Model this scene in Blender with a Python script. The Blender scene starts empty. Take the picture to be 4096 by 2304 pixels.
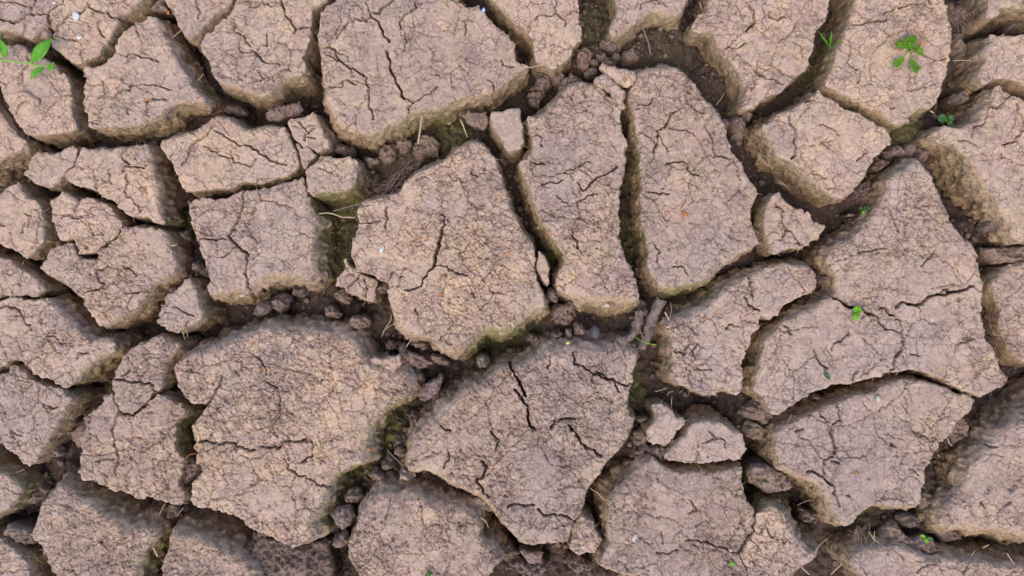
import bpy, math, random
import numpy as np
from mathutils import Vector

# ----------------------------------------------------------------- camera, sky, sun
scene = bpy.context.scene
S = 1.2 / 4096.0           # metres per plan unit (the plan is 4096 x 2304 units, y pointing down)
CX, CY = 2048.0, 1152.0
TOP = 0.050                # height of the crust above the floor of the cracks
CAM_H = 1.15               # camera height above the crust

cam_d = bpy.data.cameras.new("camera")
cam = bpy.data.objects.new("camera", cam_d)
scene.collection.objects.link(cam)
cam.location = (0, 0, TOP + CAM_H)
cam.rotation_euler = (0, 0, 0)
cam_d.sensor_width = 36.0
cam_d.lens = 36.0 * CAM_H / 1.2
cam_d.clip_start = 0.01
cam_d.clip_end = 200.0
scene.camera = cam

SUN_EL, SUN_AZ = 64.0, 198.0       # azimuth clockwise from +Y (picture up)
world = bpy.data.worlds.new("World")
scene.world = world
world.use_nodes = True
wn = world.node_tree
wn.nodes.clear()
sky = wn.nodes.new("ShaderNodeTexSky")
sky.sky_type = 'NISHITA'
sky.sun_disc = False
sky.sun_elevation = math.radians(SUN_EL)
sky.sun_rotation = math.radians(SUN_AZ)
sky.air_density = 1.0
sky.dust_density = 2.0
bg = wn.nodes.new("ShaderNodeBackground")
bg.inputs['Strength'].default_value = 0.15
wo = wn.nodes.new("ShaderNodeOutputWorld")
wn.links.new(sky.outputs[0], bg.inputs[0])
wn.links.new(bg.outputs[0], wo.inputs[0])

sun_d = bpy.data.lights.new("sun", 'SUN')
sun_d.energy = 1.3
sun_d.angle = math.radians(42.0)
sun_d.color = (1.0, 0.88, 0.68)
sun = bpy.data.objects.new("sun", sun_d)
scene.collection.objects.link(sun)
sd = Vector((math.sin(math.radians(SUN_AZ)) * math.cos(math.radians(SUN_EL)),
             math.cos(math.radians(SUN_AZ)) * math.cos(math.radians(SUN_EL)),
             math.sin(math.radians(SUN_EL))))
sun.rotation_euler = sd.to_track_quat('Z', 'Y').to_euler()
sun.location = sd * 5

scene.view_settings.view_transform = 'Standard'
scene.view_settings.look = 'None'
scene.view_settings.exposure = 1.10
scene.view_settings.gamma = 1.0
scene.view_settings.use_curve_mapping = False
scene.render.engine = 'CYCLES'
scene.cycles.max_bounces = 6
scene.cycles.diffuse_bounces = 4

random.seed(7)
RNG = np.random.default_rng(11)
F32 = np.float32

# ----------------------------------------------------------------- noise in numpy
R2 = RNG.random((256, 256)).astype(F32)
R3 = RNG.random((64, 64, 64)).astype(F32)
JX = RNG.random((256, 256)).astype(F32)
JY = RNG.random((256, 256)).astype(F32)
CID = RNG.random((256, 256)).astype(F32)
TLX = RNG.random((256, 256)).astype(F32) - 0.5
TLY = RNG.random((256, 256)).astype(F32) - 0.5


def vn2(x, y, s, o=0):
    x = x / s + 17.3 * o + 500; y = y / s + 9.7 * o + 500
    xi = np.floor(x).astype(np.int32); yi = np.floor(y).astype(np.int32)
    fx = (x - xi).astype(F32); fy = (y - yi).astype(F32)
    fx = fx * fx * (3 - 2 * fx); fy = fy * fy * (3 - 2 * fy)
    a = R2[yi & 255, xi & 255]; b = R2[yi & 255, (xi + 1) & 255]
    c = R2[(yi + 1) & 255, xi & 255]; d = R2[(yi + 1) & 255, (xi + 1) & 255]
    return ((a + (b - a) * fx) * (1 - fy) + (c + (d - c) * fx) * fy) * 2 - 1


def fbm2(x, y, s, n=3, o=0):
    r = 0; a = 1.0; t = 0
    for k in range(n):
        r = r + a * vn2(x, y, s / (2 ** k), o + 3 * k + 1); t += a; a *= 0.5
    return r / t


def vn3(x, y, z, s, o=0):
    x = x / s + 300 + 7.7 * o; y = y / s + 300 + 3.3 * o; z = z / s + 300 + 5.1 * o
    xi = np.floor(x).astype(np.int32); yi = np.floor(y).astype(np.int32); zi = np.floor(z).astype(np.int32)
    fx = x - xi; fy = y - yi; fz = z - zi
    fx = fx * fx * (3 - 2 * fx); fy = fy * fy * (3 - 2 * fy); fz = fz * fz * (3 - 2 * fz)
    def g(i, j, k): return R3[(zi + k) & 63, (yi + j) & 63, (xi + i) & 63]
    a = g(0, 0, 0) * (1 - fx) + g(1, 0, 0) * fx; b = g(0, 1, 0) * (1 - fx) + g(1, 1, 0) * fx
    c = g(0, 0, 1) * (1 - fx) + g(1, 0, 1) * fx; d = g(0, 1, 1) * (1 - fx) + g(1, 1, 1) * fx
    return ((a * (1 - fy) + b * fy) * (1 - fz) + (c * (1 - fy) + d * fy) * fz) * 2 - 1


def fbm3(x, y, z, s, n=3, o=0):
    r = 0; a = 1.0; t = 0
    for k in range(n):
        r = r + a * vn3(x, y, z, s / (2 ** k), o + k); t += a; a *= 0.55
    return r / t


def voronoi(x, y, s, o=0):
    """distance to the cell border, cell value, tilt of the cell (all in cell units)"""
    x = (x / s + 100 + 31 * o).astype(F32); y = (y / s + 100 + 57 * o).astype(F32)
    xi = np.floor(x).astype(np.int32); yi = np.floor(y).astype(np.int32)
    best = np.full(x.shape, 9, F32); bx = np.zeros_like(x); by = np.zeros_like(x)
    cid = np.zeros_like(x); tl = np.zeros_like(x)
    for j in (-1, 0, 1):
        for i in (-1, 0, 1):
            cx = (xi + i) & 255; cy = (yi + j) & 255
            px = xi + i + 0.5 + (JX[cy, cx] - 0.5) * 0.95 - x; py = yi + j + 0.5 + (JY[cy, cx] - 0.5) * 0.95 - y
            d = px * px + py * py
            m = d < best
            best = np.where(m, d, best); bx = np.where(m, px, bx); by = np.where(m, py, by)
            cid = np.where(m, CID[cy, cx], cid)
            tl = np.where(m, -(px * TLX[cy, cx] + py * TLY[cy, cx]), tl)
    e = np.full(x.shape, 9, F32)
    for j in (-1, 0, 1):
        for i in (-1, 0, 1):
            cx = (xi + i) & 255; cy = (yi + j) & 255
            px = xi + i + 0.5 + (JX[cy, cx] - 0.5) * 0.95 - x; py = yi + j + 0.5 + (JY[cy, cx] - 0.5) * 0.95 - y
            dx = px - bx; dy = py - by
            L = np.sqrt(dx * dx + dy * dy)
            v = (0.5 * (px + bx) * dx + 0.5 * (py + by) * dy) / np.maximum(L, 1e-5)
            e = np.where((L > 1e-4) & (v < e), v, e)
    return e, cid, tl


def sstep(a, b, x):
    t = np.clip((x - a) / (b - a), 0, 1)
    return t * t * (3 - 2 * t)


# ----------------------------------------------------------------- plan sheets
Z = 1100.0 / 1944.0
SHEET = dict(A=(0, 0), B=(1000, 0), C=(2000, 0), D=(2996, 0), E=(0, 750), F=(1000, 750), G=(2000, 750),
             H=(2996, 750), I=(0, 1484), J=(1000, 1484), K=(2000, 1484), L=(2996, 1484))


def pts(txt):
    out = []; ox = oy = 0
    for tok in txt.split():
        if tok in SHEET:
            ox, oy = SHEET[tok]
        else:
            a, b = tok.split(',')
            out.append((ox + float(a) * Z, oy + float(b) * Z))
    return np.array(out)


def one(txt):
    return pts(txt)[0]


def W(px, py, zmm):
    return ((px - CX) * S, (CY - py) * S, TOP + zmm * 0.001)


def onplan(P, zmm):
    """the photograph shows things below the crust nearer the middle: put a point read off it at its true place"""
    k = 1 - zmm * 0.001 / CAM_H
    return (np.asarray(P, float) - (CX, CY)) * k + (CX, CY)


def WU(px, py, zmm):
    k = 1 - zmm * 0.001 / CAM_H
    return W((px - CX) * k + CX, (py - CY) * k + CY, zmm)


def densify(P, step, closed=True, amp=1.0):
    out = []
    n = len(P)
    for i in range(n if closed else n - 1):
        a = P[i]; b = P[(i + 1) % n]
        k = max(1, int(np.hypot(*(b - a)) / step))
        for q in range(k):
            out.append(a + (b - a) * q / k)
    if not closed: out.append(P[-1])
    Q = np.array(out)
    x, y = Q[:, 0], Q[:, 1]
    dx = fbm2(x, y, 46, 2, 3) * 11 + fbm2(x, y, 15, 2, 5) * 10
    dy = fbm2(x, y, 46, 2, 13) * 11 + fbm2(x, y, 15, 2, 15) * 10
    return np.stack([x + dx * amp, y + dy * amp], 1)


# ----------------------------------------------------------------- materials
def nd(nt, typ, **kw):
    n = nt.nodes.new(typ)
    for k, v in kw.items():
        if k in n.inputs: n.inputs[k].default_value = v
        else: setattr(n, k, v)
    return n


def ramp(nt, src, stops):
    r = nt.nodes.new("ShaderNodeValToRGB")
    el = r.color_ramp.elements
    while len(el) < len(stops): el.new(0.5)
    for e, (p, c) in zip(el, stops):
        e.position = p; e.color = (c[0], c[1], c[2], 1)
    nt.links.new(src, r.inputs[0])
    return r.outputs[0]


def mix(nt, fac, a, b, mode='MIX'):
    m = nt.nodes.new("ShaderNodeMix"); m.data_type = 'RGBA'; m.blend_type = mode
    if isinstance(fac, float): m.inputs[0].default_value = fac
    else: nt.links.new(fac, m.inputs[0])
    for sock, v in ((m.inputs[6], a), (m.inputs[7], b)):
        if isinstance(v, tuple): sock.default_value = (*v, 1)
        else: nt.links.new(v, sock)
    return m.outputs[2]


def math_(nt, op, a, b=0.0, clamp=False):
    m = nt.nodes.new("ShaderNodeMath"); m.operation = op; m.use_clamp = clamp
    for sock, v in ((m.inputs[0], a), (m.inputs[1], b)):
        if isinstance(v, (int, float)): sock.default_value = v
        else: nt.links.new(v, sock)
    return m.outputs[0]


def mud_material(name, tan, pink, grey, sub, bump=0.5):
    m = bpy.data.materials.new(name); m.use_nodes = True
    nt = m.node_tree; bsdf = nt.nodes['Principled BSDF']
    bsdf.inputs['Roughness'].default_value = 0.93
    bsdf.inputs['Specular IOR Level'].default_value = 0.15
    geo = nt.nodes.new("ShaderNodeNewGeometry")
    P = geo.outputs['Position']
    def noise(scale, detail=4, rough=0.55, dist=0.0):
        n = nd(nt, "ShaderNodeTexNoise", Scale=scale, Detail=detail, Roughness=rough, Distortion=dist)
        nt.links.new(P, n.inputs['Vector']); return n.outputs['Fac']
    big = noise(7, 2); mid = noise(38, 3, 0.6, 0.4); fine = noise(260, 3, 0.7); vf = noise(900, 1, 0.7)
    att = nd(nt, "ShaderNodeAttribute", attribute_name="tint").outputs['Fac']
    dep = nd(nt, "ShaderNodeAttribute", attribute_name="depth").outputs['Fac']
    mos = nd(nt, "ShaderNodeAttribute", attribute_name="moss").outputs['Fac']
    c = mix(nt, ramp(nt, mid, [(0.42, (0, 0, 0)), (0.58, (1, 1, 1))]), tan, pink)
    gsel = ramp(nt, math_(nt, 'ADD', math_(nt, 'MULTIPLY', big, 0.6), math_(nt, 'MULTIPLY', fine, 0.4)),
                [(0.42, (0, 0, 0)), (0.62, (1, 1, 1))])
    sy = nt.nodes.new("ShaderNodeSeparateXYZ"); nt.links.new(P, sy.inputs[0])
    low = math_(nt, 'MULTIPLY', math_(nt, 'SUBTRACT', 0.20, sy.outputs[1]), 0.5, True)      # the lower ground is a greyer clay
    c = mix(nt, math_(nt, 'ADD', math_(nt, 'MULTIPLY', gsel, 0.7), low, True), c, grey)
    blot = noise(70, 3, 0.6, 0.8)
    c = mix(nt, 1.0, c, ramp(nt, blot, [(0.32, (0.84, 0.81, 0.82)), (0.5, (1, 1, 1)), (0.68, (1.12, 1.10, 1.05))]), 'MULTIPLY')
    # every flake has a tone of its own
    c = mix(nt, 1.0, c, ramp(nt, att, [(0.0, (0.80, 0.79, 0.81)), (0.5, (1, 1, 1)), (1.0, (1.16, 1.12, 1.04))]), 'MULTIPLY')
    c = mix(nt, 1.0, c, ramp(nt, fine, [(0.30, (0.72, 0.70, 0.71)), (0.5, (1, 1, 1)), (0.70, (1.18, 1.16, 1.14))]), 'MULTIPLY')
    c = mix(nt, 1.0, c, ramp(nt, vf, [(0.30, (0.80, 0.80, 0.80)), (0.70, (1.16, 1.16, 1.16))]), 'MULTIPLY')
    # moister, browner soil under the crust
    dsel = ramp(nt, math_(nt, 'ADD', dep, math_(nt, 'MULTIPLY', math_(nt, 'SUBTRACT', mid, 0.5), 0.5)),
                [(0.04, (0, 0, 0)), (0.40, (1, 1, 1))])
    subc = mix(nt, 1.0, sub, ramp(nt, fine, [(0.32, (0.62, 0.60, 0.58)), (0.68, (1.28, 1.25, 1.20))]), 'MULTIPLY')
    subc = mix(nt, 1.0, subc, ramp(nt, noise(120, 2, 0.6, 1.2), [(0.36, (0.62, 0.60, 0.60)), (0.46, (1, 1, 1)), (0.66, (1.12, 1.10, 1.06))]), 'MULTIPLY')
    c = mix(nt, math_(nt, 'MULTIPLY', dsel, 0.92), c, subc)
    # hairlines finer than the mesh, their crack shade painted as dark colour
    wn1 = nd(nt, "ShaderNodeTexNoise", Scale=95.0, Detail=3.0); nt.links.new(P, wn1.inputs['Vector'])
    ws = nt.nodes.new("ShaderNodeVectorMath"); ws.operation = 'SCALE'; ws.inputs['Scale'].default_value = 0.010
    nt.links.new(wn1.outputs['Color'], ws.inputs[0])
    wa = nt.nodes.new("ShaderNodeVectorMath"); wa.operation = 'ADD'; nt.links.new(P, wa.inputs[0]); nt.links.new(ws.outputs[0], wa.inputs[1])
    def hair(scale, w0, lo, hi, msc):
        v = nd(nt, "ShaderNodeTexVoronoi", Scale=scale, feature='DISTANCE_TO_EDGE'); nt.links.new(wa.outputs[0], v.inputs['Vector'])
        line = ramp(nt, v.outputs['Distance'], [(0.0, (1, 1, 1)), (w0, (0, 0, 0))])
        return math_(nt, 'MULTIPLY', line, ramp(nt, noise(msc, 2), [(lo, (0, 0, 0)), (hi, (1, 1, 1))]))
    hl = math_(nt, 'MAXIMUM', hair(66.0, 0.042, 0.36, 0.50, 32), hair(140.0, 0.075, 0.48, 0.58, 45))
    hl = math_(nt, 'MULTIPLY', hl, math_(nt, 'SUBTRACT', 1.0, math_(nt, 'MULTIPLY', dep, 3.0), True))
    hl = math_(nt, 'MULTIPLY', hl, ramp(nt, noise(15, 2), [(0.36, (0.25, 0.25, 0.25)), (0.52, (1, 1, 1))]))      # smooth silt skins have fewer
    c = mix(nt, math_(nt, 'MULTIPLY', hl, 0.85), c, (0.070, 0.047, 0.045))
    # white salt grains
    vo = nd(nt, "ShaderNodeTexVoronoi", Scale=170.0)
    nt.links.new(P, vo.inputs['Vector'])
    sep = nt.nodes.new("ShaderNodeSeparateColor"); nt.links.new(vo.outputs['Color'], sep.inputs[0])
    g = math_(nt, 'MULTIPLY', math_(nt, 'LESS_THAN', vo.outputs['Distance'], 0.14), math_(nt, 'GREATER_THAN', sep.outputs[0], 0.86))
    c = mix(nt, math_(nt, 'MULTIPLY', g, 0.5), c, (0.50, 0.48, 0.46))
    g2 = math_(nt, 'MULTIPLY', math_(nt, 'LESS_THAN', vo.outputs['Distance'], 0.2), math_(nt, 'GREATER_THAN', sep.outputs[1], 0.93))
    c = mix(nt, math_(nt, 'MULTIPLY', g2, 0.5), c, (0.36, 0.20, 0.10))
    # algae
    ms = math_(nt, 'MULTIPLY', mos, ramp(nt, noise(110, 3, 0.7), [(0.38, (0, 0, 0)), (0.60, (1, 1, 1))]))
    c = mix(nt, ms, c, mix(nt, fine, (0.085, 0.105, 0.018), (0.175, 0.165, 0.045)))
    nt.links.new(c, bsdf.inputs['Base Color'])
    h = math_(nt, 'ADD', noise(260, 3, 0.7), math_(nt, 'MULTIPLY', noise(900, 0), 0.45))
    wl = math_(nt, 'MULTIPLY', math_(nt, 'MULTIPLY', noise(110, 4, 0.8), 2.3), math_(nt, 'MULTIPLY', dep, 7.5))
    h = math_(nt, 'ADD', h, wl)
    b = nd(nt, "ShaderNodeBump", Strength=bump, Distance=0.0020)
    nt.links.new(h, b.inputs['Height']); nt.links.new(b.outputs[0], bsdf.inputs['Normal'])
    return m


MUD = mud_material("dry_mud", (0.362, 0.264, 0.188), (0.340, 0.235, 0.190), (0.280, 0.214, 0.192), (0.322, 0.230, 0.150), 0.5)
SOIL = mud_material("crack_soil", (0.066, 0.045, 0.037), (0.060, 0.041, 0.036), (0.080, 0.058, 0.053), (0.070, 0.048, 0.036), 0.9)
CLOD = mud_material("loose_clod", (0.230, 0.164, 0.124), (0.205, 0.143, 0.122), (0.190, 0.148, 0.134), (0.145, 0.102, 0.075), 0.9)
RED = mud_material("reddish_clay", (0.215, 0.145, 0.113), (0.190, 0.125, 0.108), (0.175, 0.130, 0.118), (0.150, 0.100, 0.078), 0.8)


def plain(name, col, col2=None, rough=0.7, scale=300, spec=0.3, trans=0.0):
    m = bpy.data.materials.new(name); m.use_nodes = True
    nt = m.node_tree; b = nt.nodes['Principled BSDF']
    b.inputs['Roughness'].default_value = rough; b.inputs['Specular IOR Level'].default_value = spec
    geo = nt.nodes.new("ShaderNodeNewGeometry")
    n = nd(nt, "ShaderNodeTexNoise", Scale=float(scale), Detail=4.0, Roughness=0.65); nt.links.new(geo.outputs['Position'], n.inputs['Vector'])
    col2 = col2 or tuple(c * 0.6 for c in col)
    c = ramp(nt, n.outputs['Fac'], [(0.3, col2), (0.7, col)])
    nt.links.new(c, b.inputs['Base Color'])
    bp = nd(nt, "ShaderNodeBump", Strength=0.4, Distance=0.0006); nt.links.new(n.outputs['Fac'], bp.inputs['Height'])
    nt.links.new(bp.outputs[0], b.inputs['Normal'])
    if trans:
        tr = nt.nodes.new("ShaderNodeBsdfTranslucent"); nt.links.new(c, tr.inputs[0])
        ms = nt.nodes.new("ShaderNodeMixShader"); ms.inputs[0].default_value = trans
        nt.links.new(b.outputs[0], ms.inputs[1]); nt.links.new(tr.outputs[0], ms.inputs[2])
        nt.links.new(ms.outputs[0], nt.nodes['Material Output'].inputs['Surface'])
    return m


LEAF = plain("green_leaf", (0.110, 0.330, 0.010), (0.045, 0.190, 0.006), 0.5, 150, 0.4, 0.25)
LEAFB = plain("fresh_leaf", (0.170, 0.370, 0.010), (0.080, 0.230, 0.006), 0.5, 400, 0.4, 0.25)
LEAFD = plain("dull_leaf", (0.040, 0.120, 0.025), (0.022, 0.070, 0.016), 0.5, 200, 0.4, 0.2)
STEM = plain("green_stem", (0.20, 0.40, 0.03), (0.11, 0.27, 0.02), 0.5, 200)
STRAW = plain("dry_straw", (0.40, 0.31, 0.20), (0.25, 0.175, 0.115), 0.8, 400)
ROOT = plain("dry_root", (0.22, 0.145, 0.115), (0.13, 0.08, 0.065), 0.85, 300)
DARKROOT = plain("soil_coated_root", (0.20, 0.140, 0.125), (0.12, 0.08, 0.07), 0.95, 250)
ORANGE = plain("orange_husk", (0.55, 0.19, 0.02), (0.36, 0.11, 0.012), 0.6, 500)
WHITE = plain("white_chip", (0.52, 0.52, 0.53), (0.34, 0.33, 0.33), 0.6, 300)
BROWNLEAF = plain("dead_leaf", (0.48, 0.19, 0.06), (0.30, 0.12, 0.06), 0.7, 300)
PEB = plain("grey_pebble", (0.075, 0.064, 0.072), (0.045, 0.038, 0.042), 0.75, 250)


# ----------------------------------------------------------------- mesh helpers
def make_obj(name, V, quads=None, tris=None, mat=None, attrs=None, smooth=True, origin=None, parent=None):
    V = np.asarray(V, np.float32)
    nq = 0 if quads is None else len(quads); ntr = 0 if tris is None else len(tris)
    if origin is None:
        origin = V.mean(0) if parent is None else np.zeros(3, np.float32)
        if parent is None: origin[2] = V[:, 2].min()
    if parent is not None: origin = np.array(parent.location, np.float32)
    me = bpy.data.meshes.new(name)
    me.vertices.add(len(V)); me.vertices.foreach_set("co", (V - origin).astype(np.float32).ravel())
    li = []; starts = []; tot = 0
    if nq:
        li.append(np.asarray(quads, np.int32).ravel()); starts.append(np.arange(nq, dtype=np.int32) * 4); tot = nq * 4
    if ntr:
        li.append(np.asarray(tris, np.int32).ravel()); starts.append(tot + np.arange(ntr, dtype=np.int32) * 3)
    li = np.concatenate(li); starts = np.concatenate(starts)
    me.loops.add(len(li)); me.loops.foreach_set("vertex_index", li)
    me.polygons.add(len(starts)); me.polygons.foreach_set("loop_start", starts)
    if smooth: me.polygons.foreach_set("use_smooth", np.ones(len(starts), bool))
    me.update(calc_edges=True)
    for k, v in (attrs or {}).items():
        a = me.attributes.new(k, 'FLOAT', 'POINT'); a.data.foreach_set("value", np.asarray(v, np.float32))
    if mat: me.materials.append(mat)
    o = bpy.data.objects.new(name, me); scene.collection.objects.link(o)
    if parent is None: o.location = Vector([float(t) for t in origin])
    else: o.parent = parent
    return o


def tag(o, label=None, cat=None, group=None, kind=None):
    if label: o['label'] = label
    if cat: o['category'] = cat
    if group: o['group'] = group
    if kind: o['kind'] = kind
    return o


# algae patches on the plan: centre, radius, strength
MOSS = [(*one(t), r, s) for t, r, s in [
    ("F 510,120", 70, 1), ("F 510,330", 80, 1), ("F 500,520", 70, .8), ("B 600,1400", 80, 1), ("J 870,450", 90, 1.1),
    ("J 850,580", 60, .8), ("J 1000,300", 60, .7), ("J 640,770", 80, 1.1), ("J 480,1050", 60, .9), ("J 540,900", 60, 1),
    ("F 1700,1100", 90, 1), ("F 1900,1000", 90, 1), ("G 100,1000", 90, .7), ("B 1100,900", 90, .6), ("B 1350,850", 90, .7),
    ("B 1450,960", 60, 1), ("G 410,500", 50, 1), ("G 860,250", 50, .8), ("G 1000,400", 60, .7), ("I 1270,450", 70, 1),
    ("I 950,1330", 80, .8), ("I 1020,1400", 80, .8), ("I 700,900", 90, .6), ("G 1330,740", 80, .7), ("G 1450,700", 80, .6),
    ("K 980,200", 60, .9), ("G 950,1330", 60, .8), ("L 30,900", 70, 1), ("L 290,1050", 60, .9), ("L 830,1030", 80, .6),
    ("I 120,900", 60, .7), ("E 640,1400", 80, .5), ("D 1180,850", 80, .8), ("G 1780,110", 50, .8), ("D 560,330", 90, .7),
    ("C 1000,1150", 60, .6), ("J 470,1080", 50, 1), ("B 50,860", 80, .6), ("E 1200,250", 50, .8), ("I 1400,1130", 70, .4),
    ("J 1600,1160", 60, .8), ("K 1780,930", 60, .8), ("C 700,100", 120, .35), ("C 1250,250", 120, .2)]]


def moss_at(x, y):
    m = np.zeros(x.shape, F32)
    for a, b, r, s in MOSS:
        m = np.maximum(m, s * np.clip(1.45 - np.hypot(x - a, y - b) / (r * 1.1), 0, 1))
    return np.clip(m, 0, 1)


ALL_OUT = []       # dense outlines of every plate, for keeping slopes out of the neighbours
PLATES = []


def plate(outline, label, cat="mud plate", name="mud_plate", sp=(10, 10, 10, 10), crumb=0.5, z=0.0, thick=86.0,
          dome=0.0, cracks=(), step=3.3, mat=None, group=None, rim=6.0, amp=1.0, tilt=(0, 0), loose=False, rough=1.0):
    P = densify(onplan(pts(outline) if isinstance(outline, str) else outline, z), 6, True, amp)
    PLATES.append(dict(P=P, label=label, cat=cat, name=name, sp=sp, crumb=crumb, z=z, thick=thick, dome=dome,
                       cracks=cracks, step=step, mat=mat, group=group, rim=rim, tilt=tilt, loose=loose, rough=rough))


def inside_rows(P, xs, ys):
    x0 = P[:, 0]; y0 = P[:, 1]; x1 = np.roll(x0, -1); y1 = np.roll(y0, -1)
    M = np.zeros((len(ys), len(xs)), bool)
    for r, y in enumerate(ys):
        c = (y0 > y) != (y1 > y)
        if not c.any(): continue
        xc = np.sort(x0[c] + (y - y0[c]) / (y1[c] - y0[c]) * (x1[c] - x0[c]))
        M[r] = (np.searchsorted(xc, xs) & 1) == 1
    return M


def seg_dist(px, py, A, B, chunk=4000):
    """nearest distance and nearest point on segments A-B"""
    D = np.empty(len(px)); NX = np.empty(len(px)); NY = np.empty(len(px))
    d = B - A; L2 = np.maximum((d ** 2).sum(1), 1e-9)
    for s in range(0, len(px), chunk):
        x = px[s:s + chunk, None]; y = py[s:s + chunk, None]
        t = np.clip(((x - A[:, 0]) * d[:, 0] + (y - A[:, 1]) * d[:, 1]) / L2, 0, 1)
        qx = A[:, 0] + t * d[:, 0]; qy = A[:, 1] + t * d[:, 1]
        dd = (qx - x) ** 2 + (qy - y) ** 2
        k = dd.argmin(1); ar = np.arange(len(k))
        D[s:s + chunk] = np.sqrt(dd[ar, k]); NX[s:s + chunk] = qx[ar, k]; NY[s:s + chunk] = qy[ar, k]
    return D, NX, NY


def surface(x, y, crumb):
    """height (mm) and tint of the crust at plan points"""
    jx = fbm2(x, y, 15, 2, 31) * 8 + vn2(x, y, 7, 33) * 2.2
    jy = fbm2(x, y, 15, 2, 51) * 8 + vn2(x, y, 7, 53) * 2.2
    wx = x + fbm2(x, y, 70, 2, 21) * 17 + jx
    wy = y + fbm2(x, y, 70, 2, 41) * 17 + jy
    h = fbm2(x, y, 420, 2, 61) * 2.4 + fbm2(x, y, 130, 3, 71) * 2.0 + fbm2(x, y, 30, 3, 81) * 0.5 + vn2(x, y, 6.5, 83) * 0.30 + vn2(x, y, 12, 87) * 0.15
    reg = fbm2(x, y, 260, 3, 91)                     # where the crust is crumbly
    k = np.clip(crumb + reg * 0.80, 0, 1)
    wid = (0.5 + 0.5 * vn2(x, y, 38, 15)) * 0.9              # cracks open and close along their length
    e1, c1, t1 = voronoi(wx, wy, 165, 1)
    m1 = sstep(-0.10, 0.25, vn2(x, y, 95, 7) + k * 0.30)
    h = h - 5.2 * m1 * (1 - sstep(0.3, 1.3 + 1.8 * wid, e1 * 165)) - 0.3 * m1 * (1 - sstep(2, 10, e1 * 165)) + (c1 - 0.5) * 0.8
    e2, c2, t2 = voronoi(wx * 1.0, wy * 1.07, 68, 2)
    m2 = sstep(0.14, 0.50, k + vn2(x, y, 60, 9) * 0.42)
    o2 = sstep(-0.45, 0.25, vn2(x, y, 33, 17) + (k - 0.45) * 0.9)
    h = h - 3.0 * m2 * o2 * (1 - sstep(0.2, 1.0 + 1.7 * wid, e2 * 68)) + m2 * ((c2 - 0.5) * 1.3 + t2 * 1.2)
    h = h - 0.3 * m2 * (1 - sstep(2, 9, e2 * 68))
    wx3 = x * 1.03 + fbm2(x, y, 40, 2, 25) * 16 + jx * 0.9; wy3 = y * 0.97 + fbm2(x, y, 40, 2, 45) * 16 + jy * 0.9
    e3, c3, t3 = voronoi(wx3, wy3, 37, 3)
    m3 = sstep(0.45, 0.80, k + vn2(x, y, 50, 11) * 0.45)
    o3 = sstep(-0.5, 0.1, vn2(x, y, 24, 19) + (k - 0.5))
    h = h - 3.2 * m3 * o3 * (1 - sstep(0.2, 1.2 + 1.6 * wid, e3 * 37)) + m3 * ((c3 - 0.5) * 1.4 + t3 * 0.8) - 0.4 * m3 * (1 - sstep(1, 7, e3 * 37))
    e4, c4, t4 = voronoi(wx3 + 333, wy3 + 77, 19, 4)
    m4 = sstep(0.62, 0.95, k + vn2(x, y, 38, 13) * 0.55)
    h = h - 1.7 * m4 * (1 - sstep(0.2, 2.6, e4 * 19)) + m4 * ((c4 - 0.5) * 1.6)
    e5, c5, t5 = voronoi(wy * 0.93 + 210, wx * 1.04 + 95, 98, 5)
    m5 = sstep(0.0, 0.35, vn2(x, y, 72, 27) + k * 0.7 - 0.25)
    h = h - 3.6 * m5 * (1 - sstep(0.3, 1.3 + 1.6 * wid, e5 * 98)) + m5 * t5 * 0.7
    # flakes of crust lifted or gone
    fl = fbm2(x + jx * 0.7 + 900, y + jy * 0.7, 85, 3, 111)
    h = h - 1.5 * sstep(0.26, 0.30, fl) + 1.0 * sstep(0.30, 0.33, -fl)
    tint = 0.5 + (c2 - 0.5) * 0.55 * (0.35 + 0.65 * m2) + (c1 - 0.5) * 0.25 + (c3 - 0.5) * 0.5 * m3 + (c4 - 0.5) * 0.4 * m4 - 0.12 * sstep(0.26, 0.30, fl)
    return h, tint


FINE = 3.3
def ramp_axis(hi):
    mid = np.arange(-24, hi + 24, FINE); out = []; d = FINE; v = 0
    while v < 300:
        d = min(d * 1.3, 14); v += d; out.append(v)
    out = np.array(out)
    return np.concatenate([mid[0] - out[::-1], mid, mid[-1] + out])
AXX = ramp_axis(4096); AXY = ramp_axis(2304)


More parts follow.
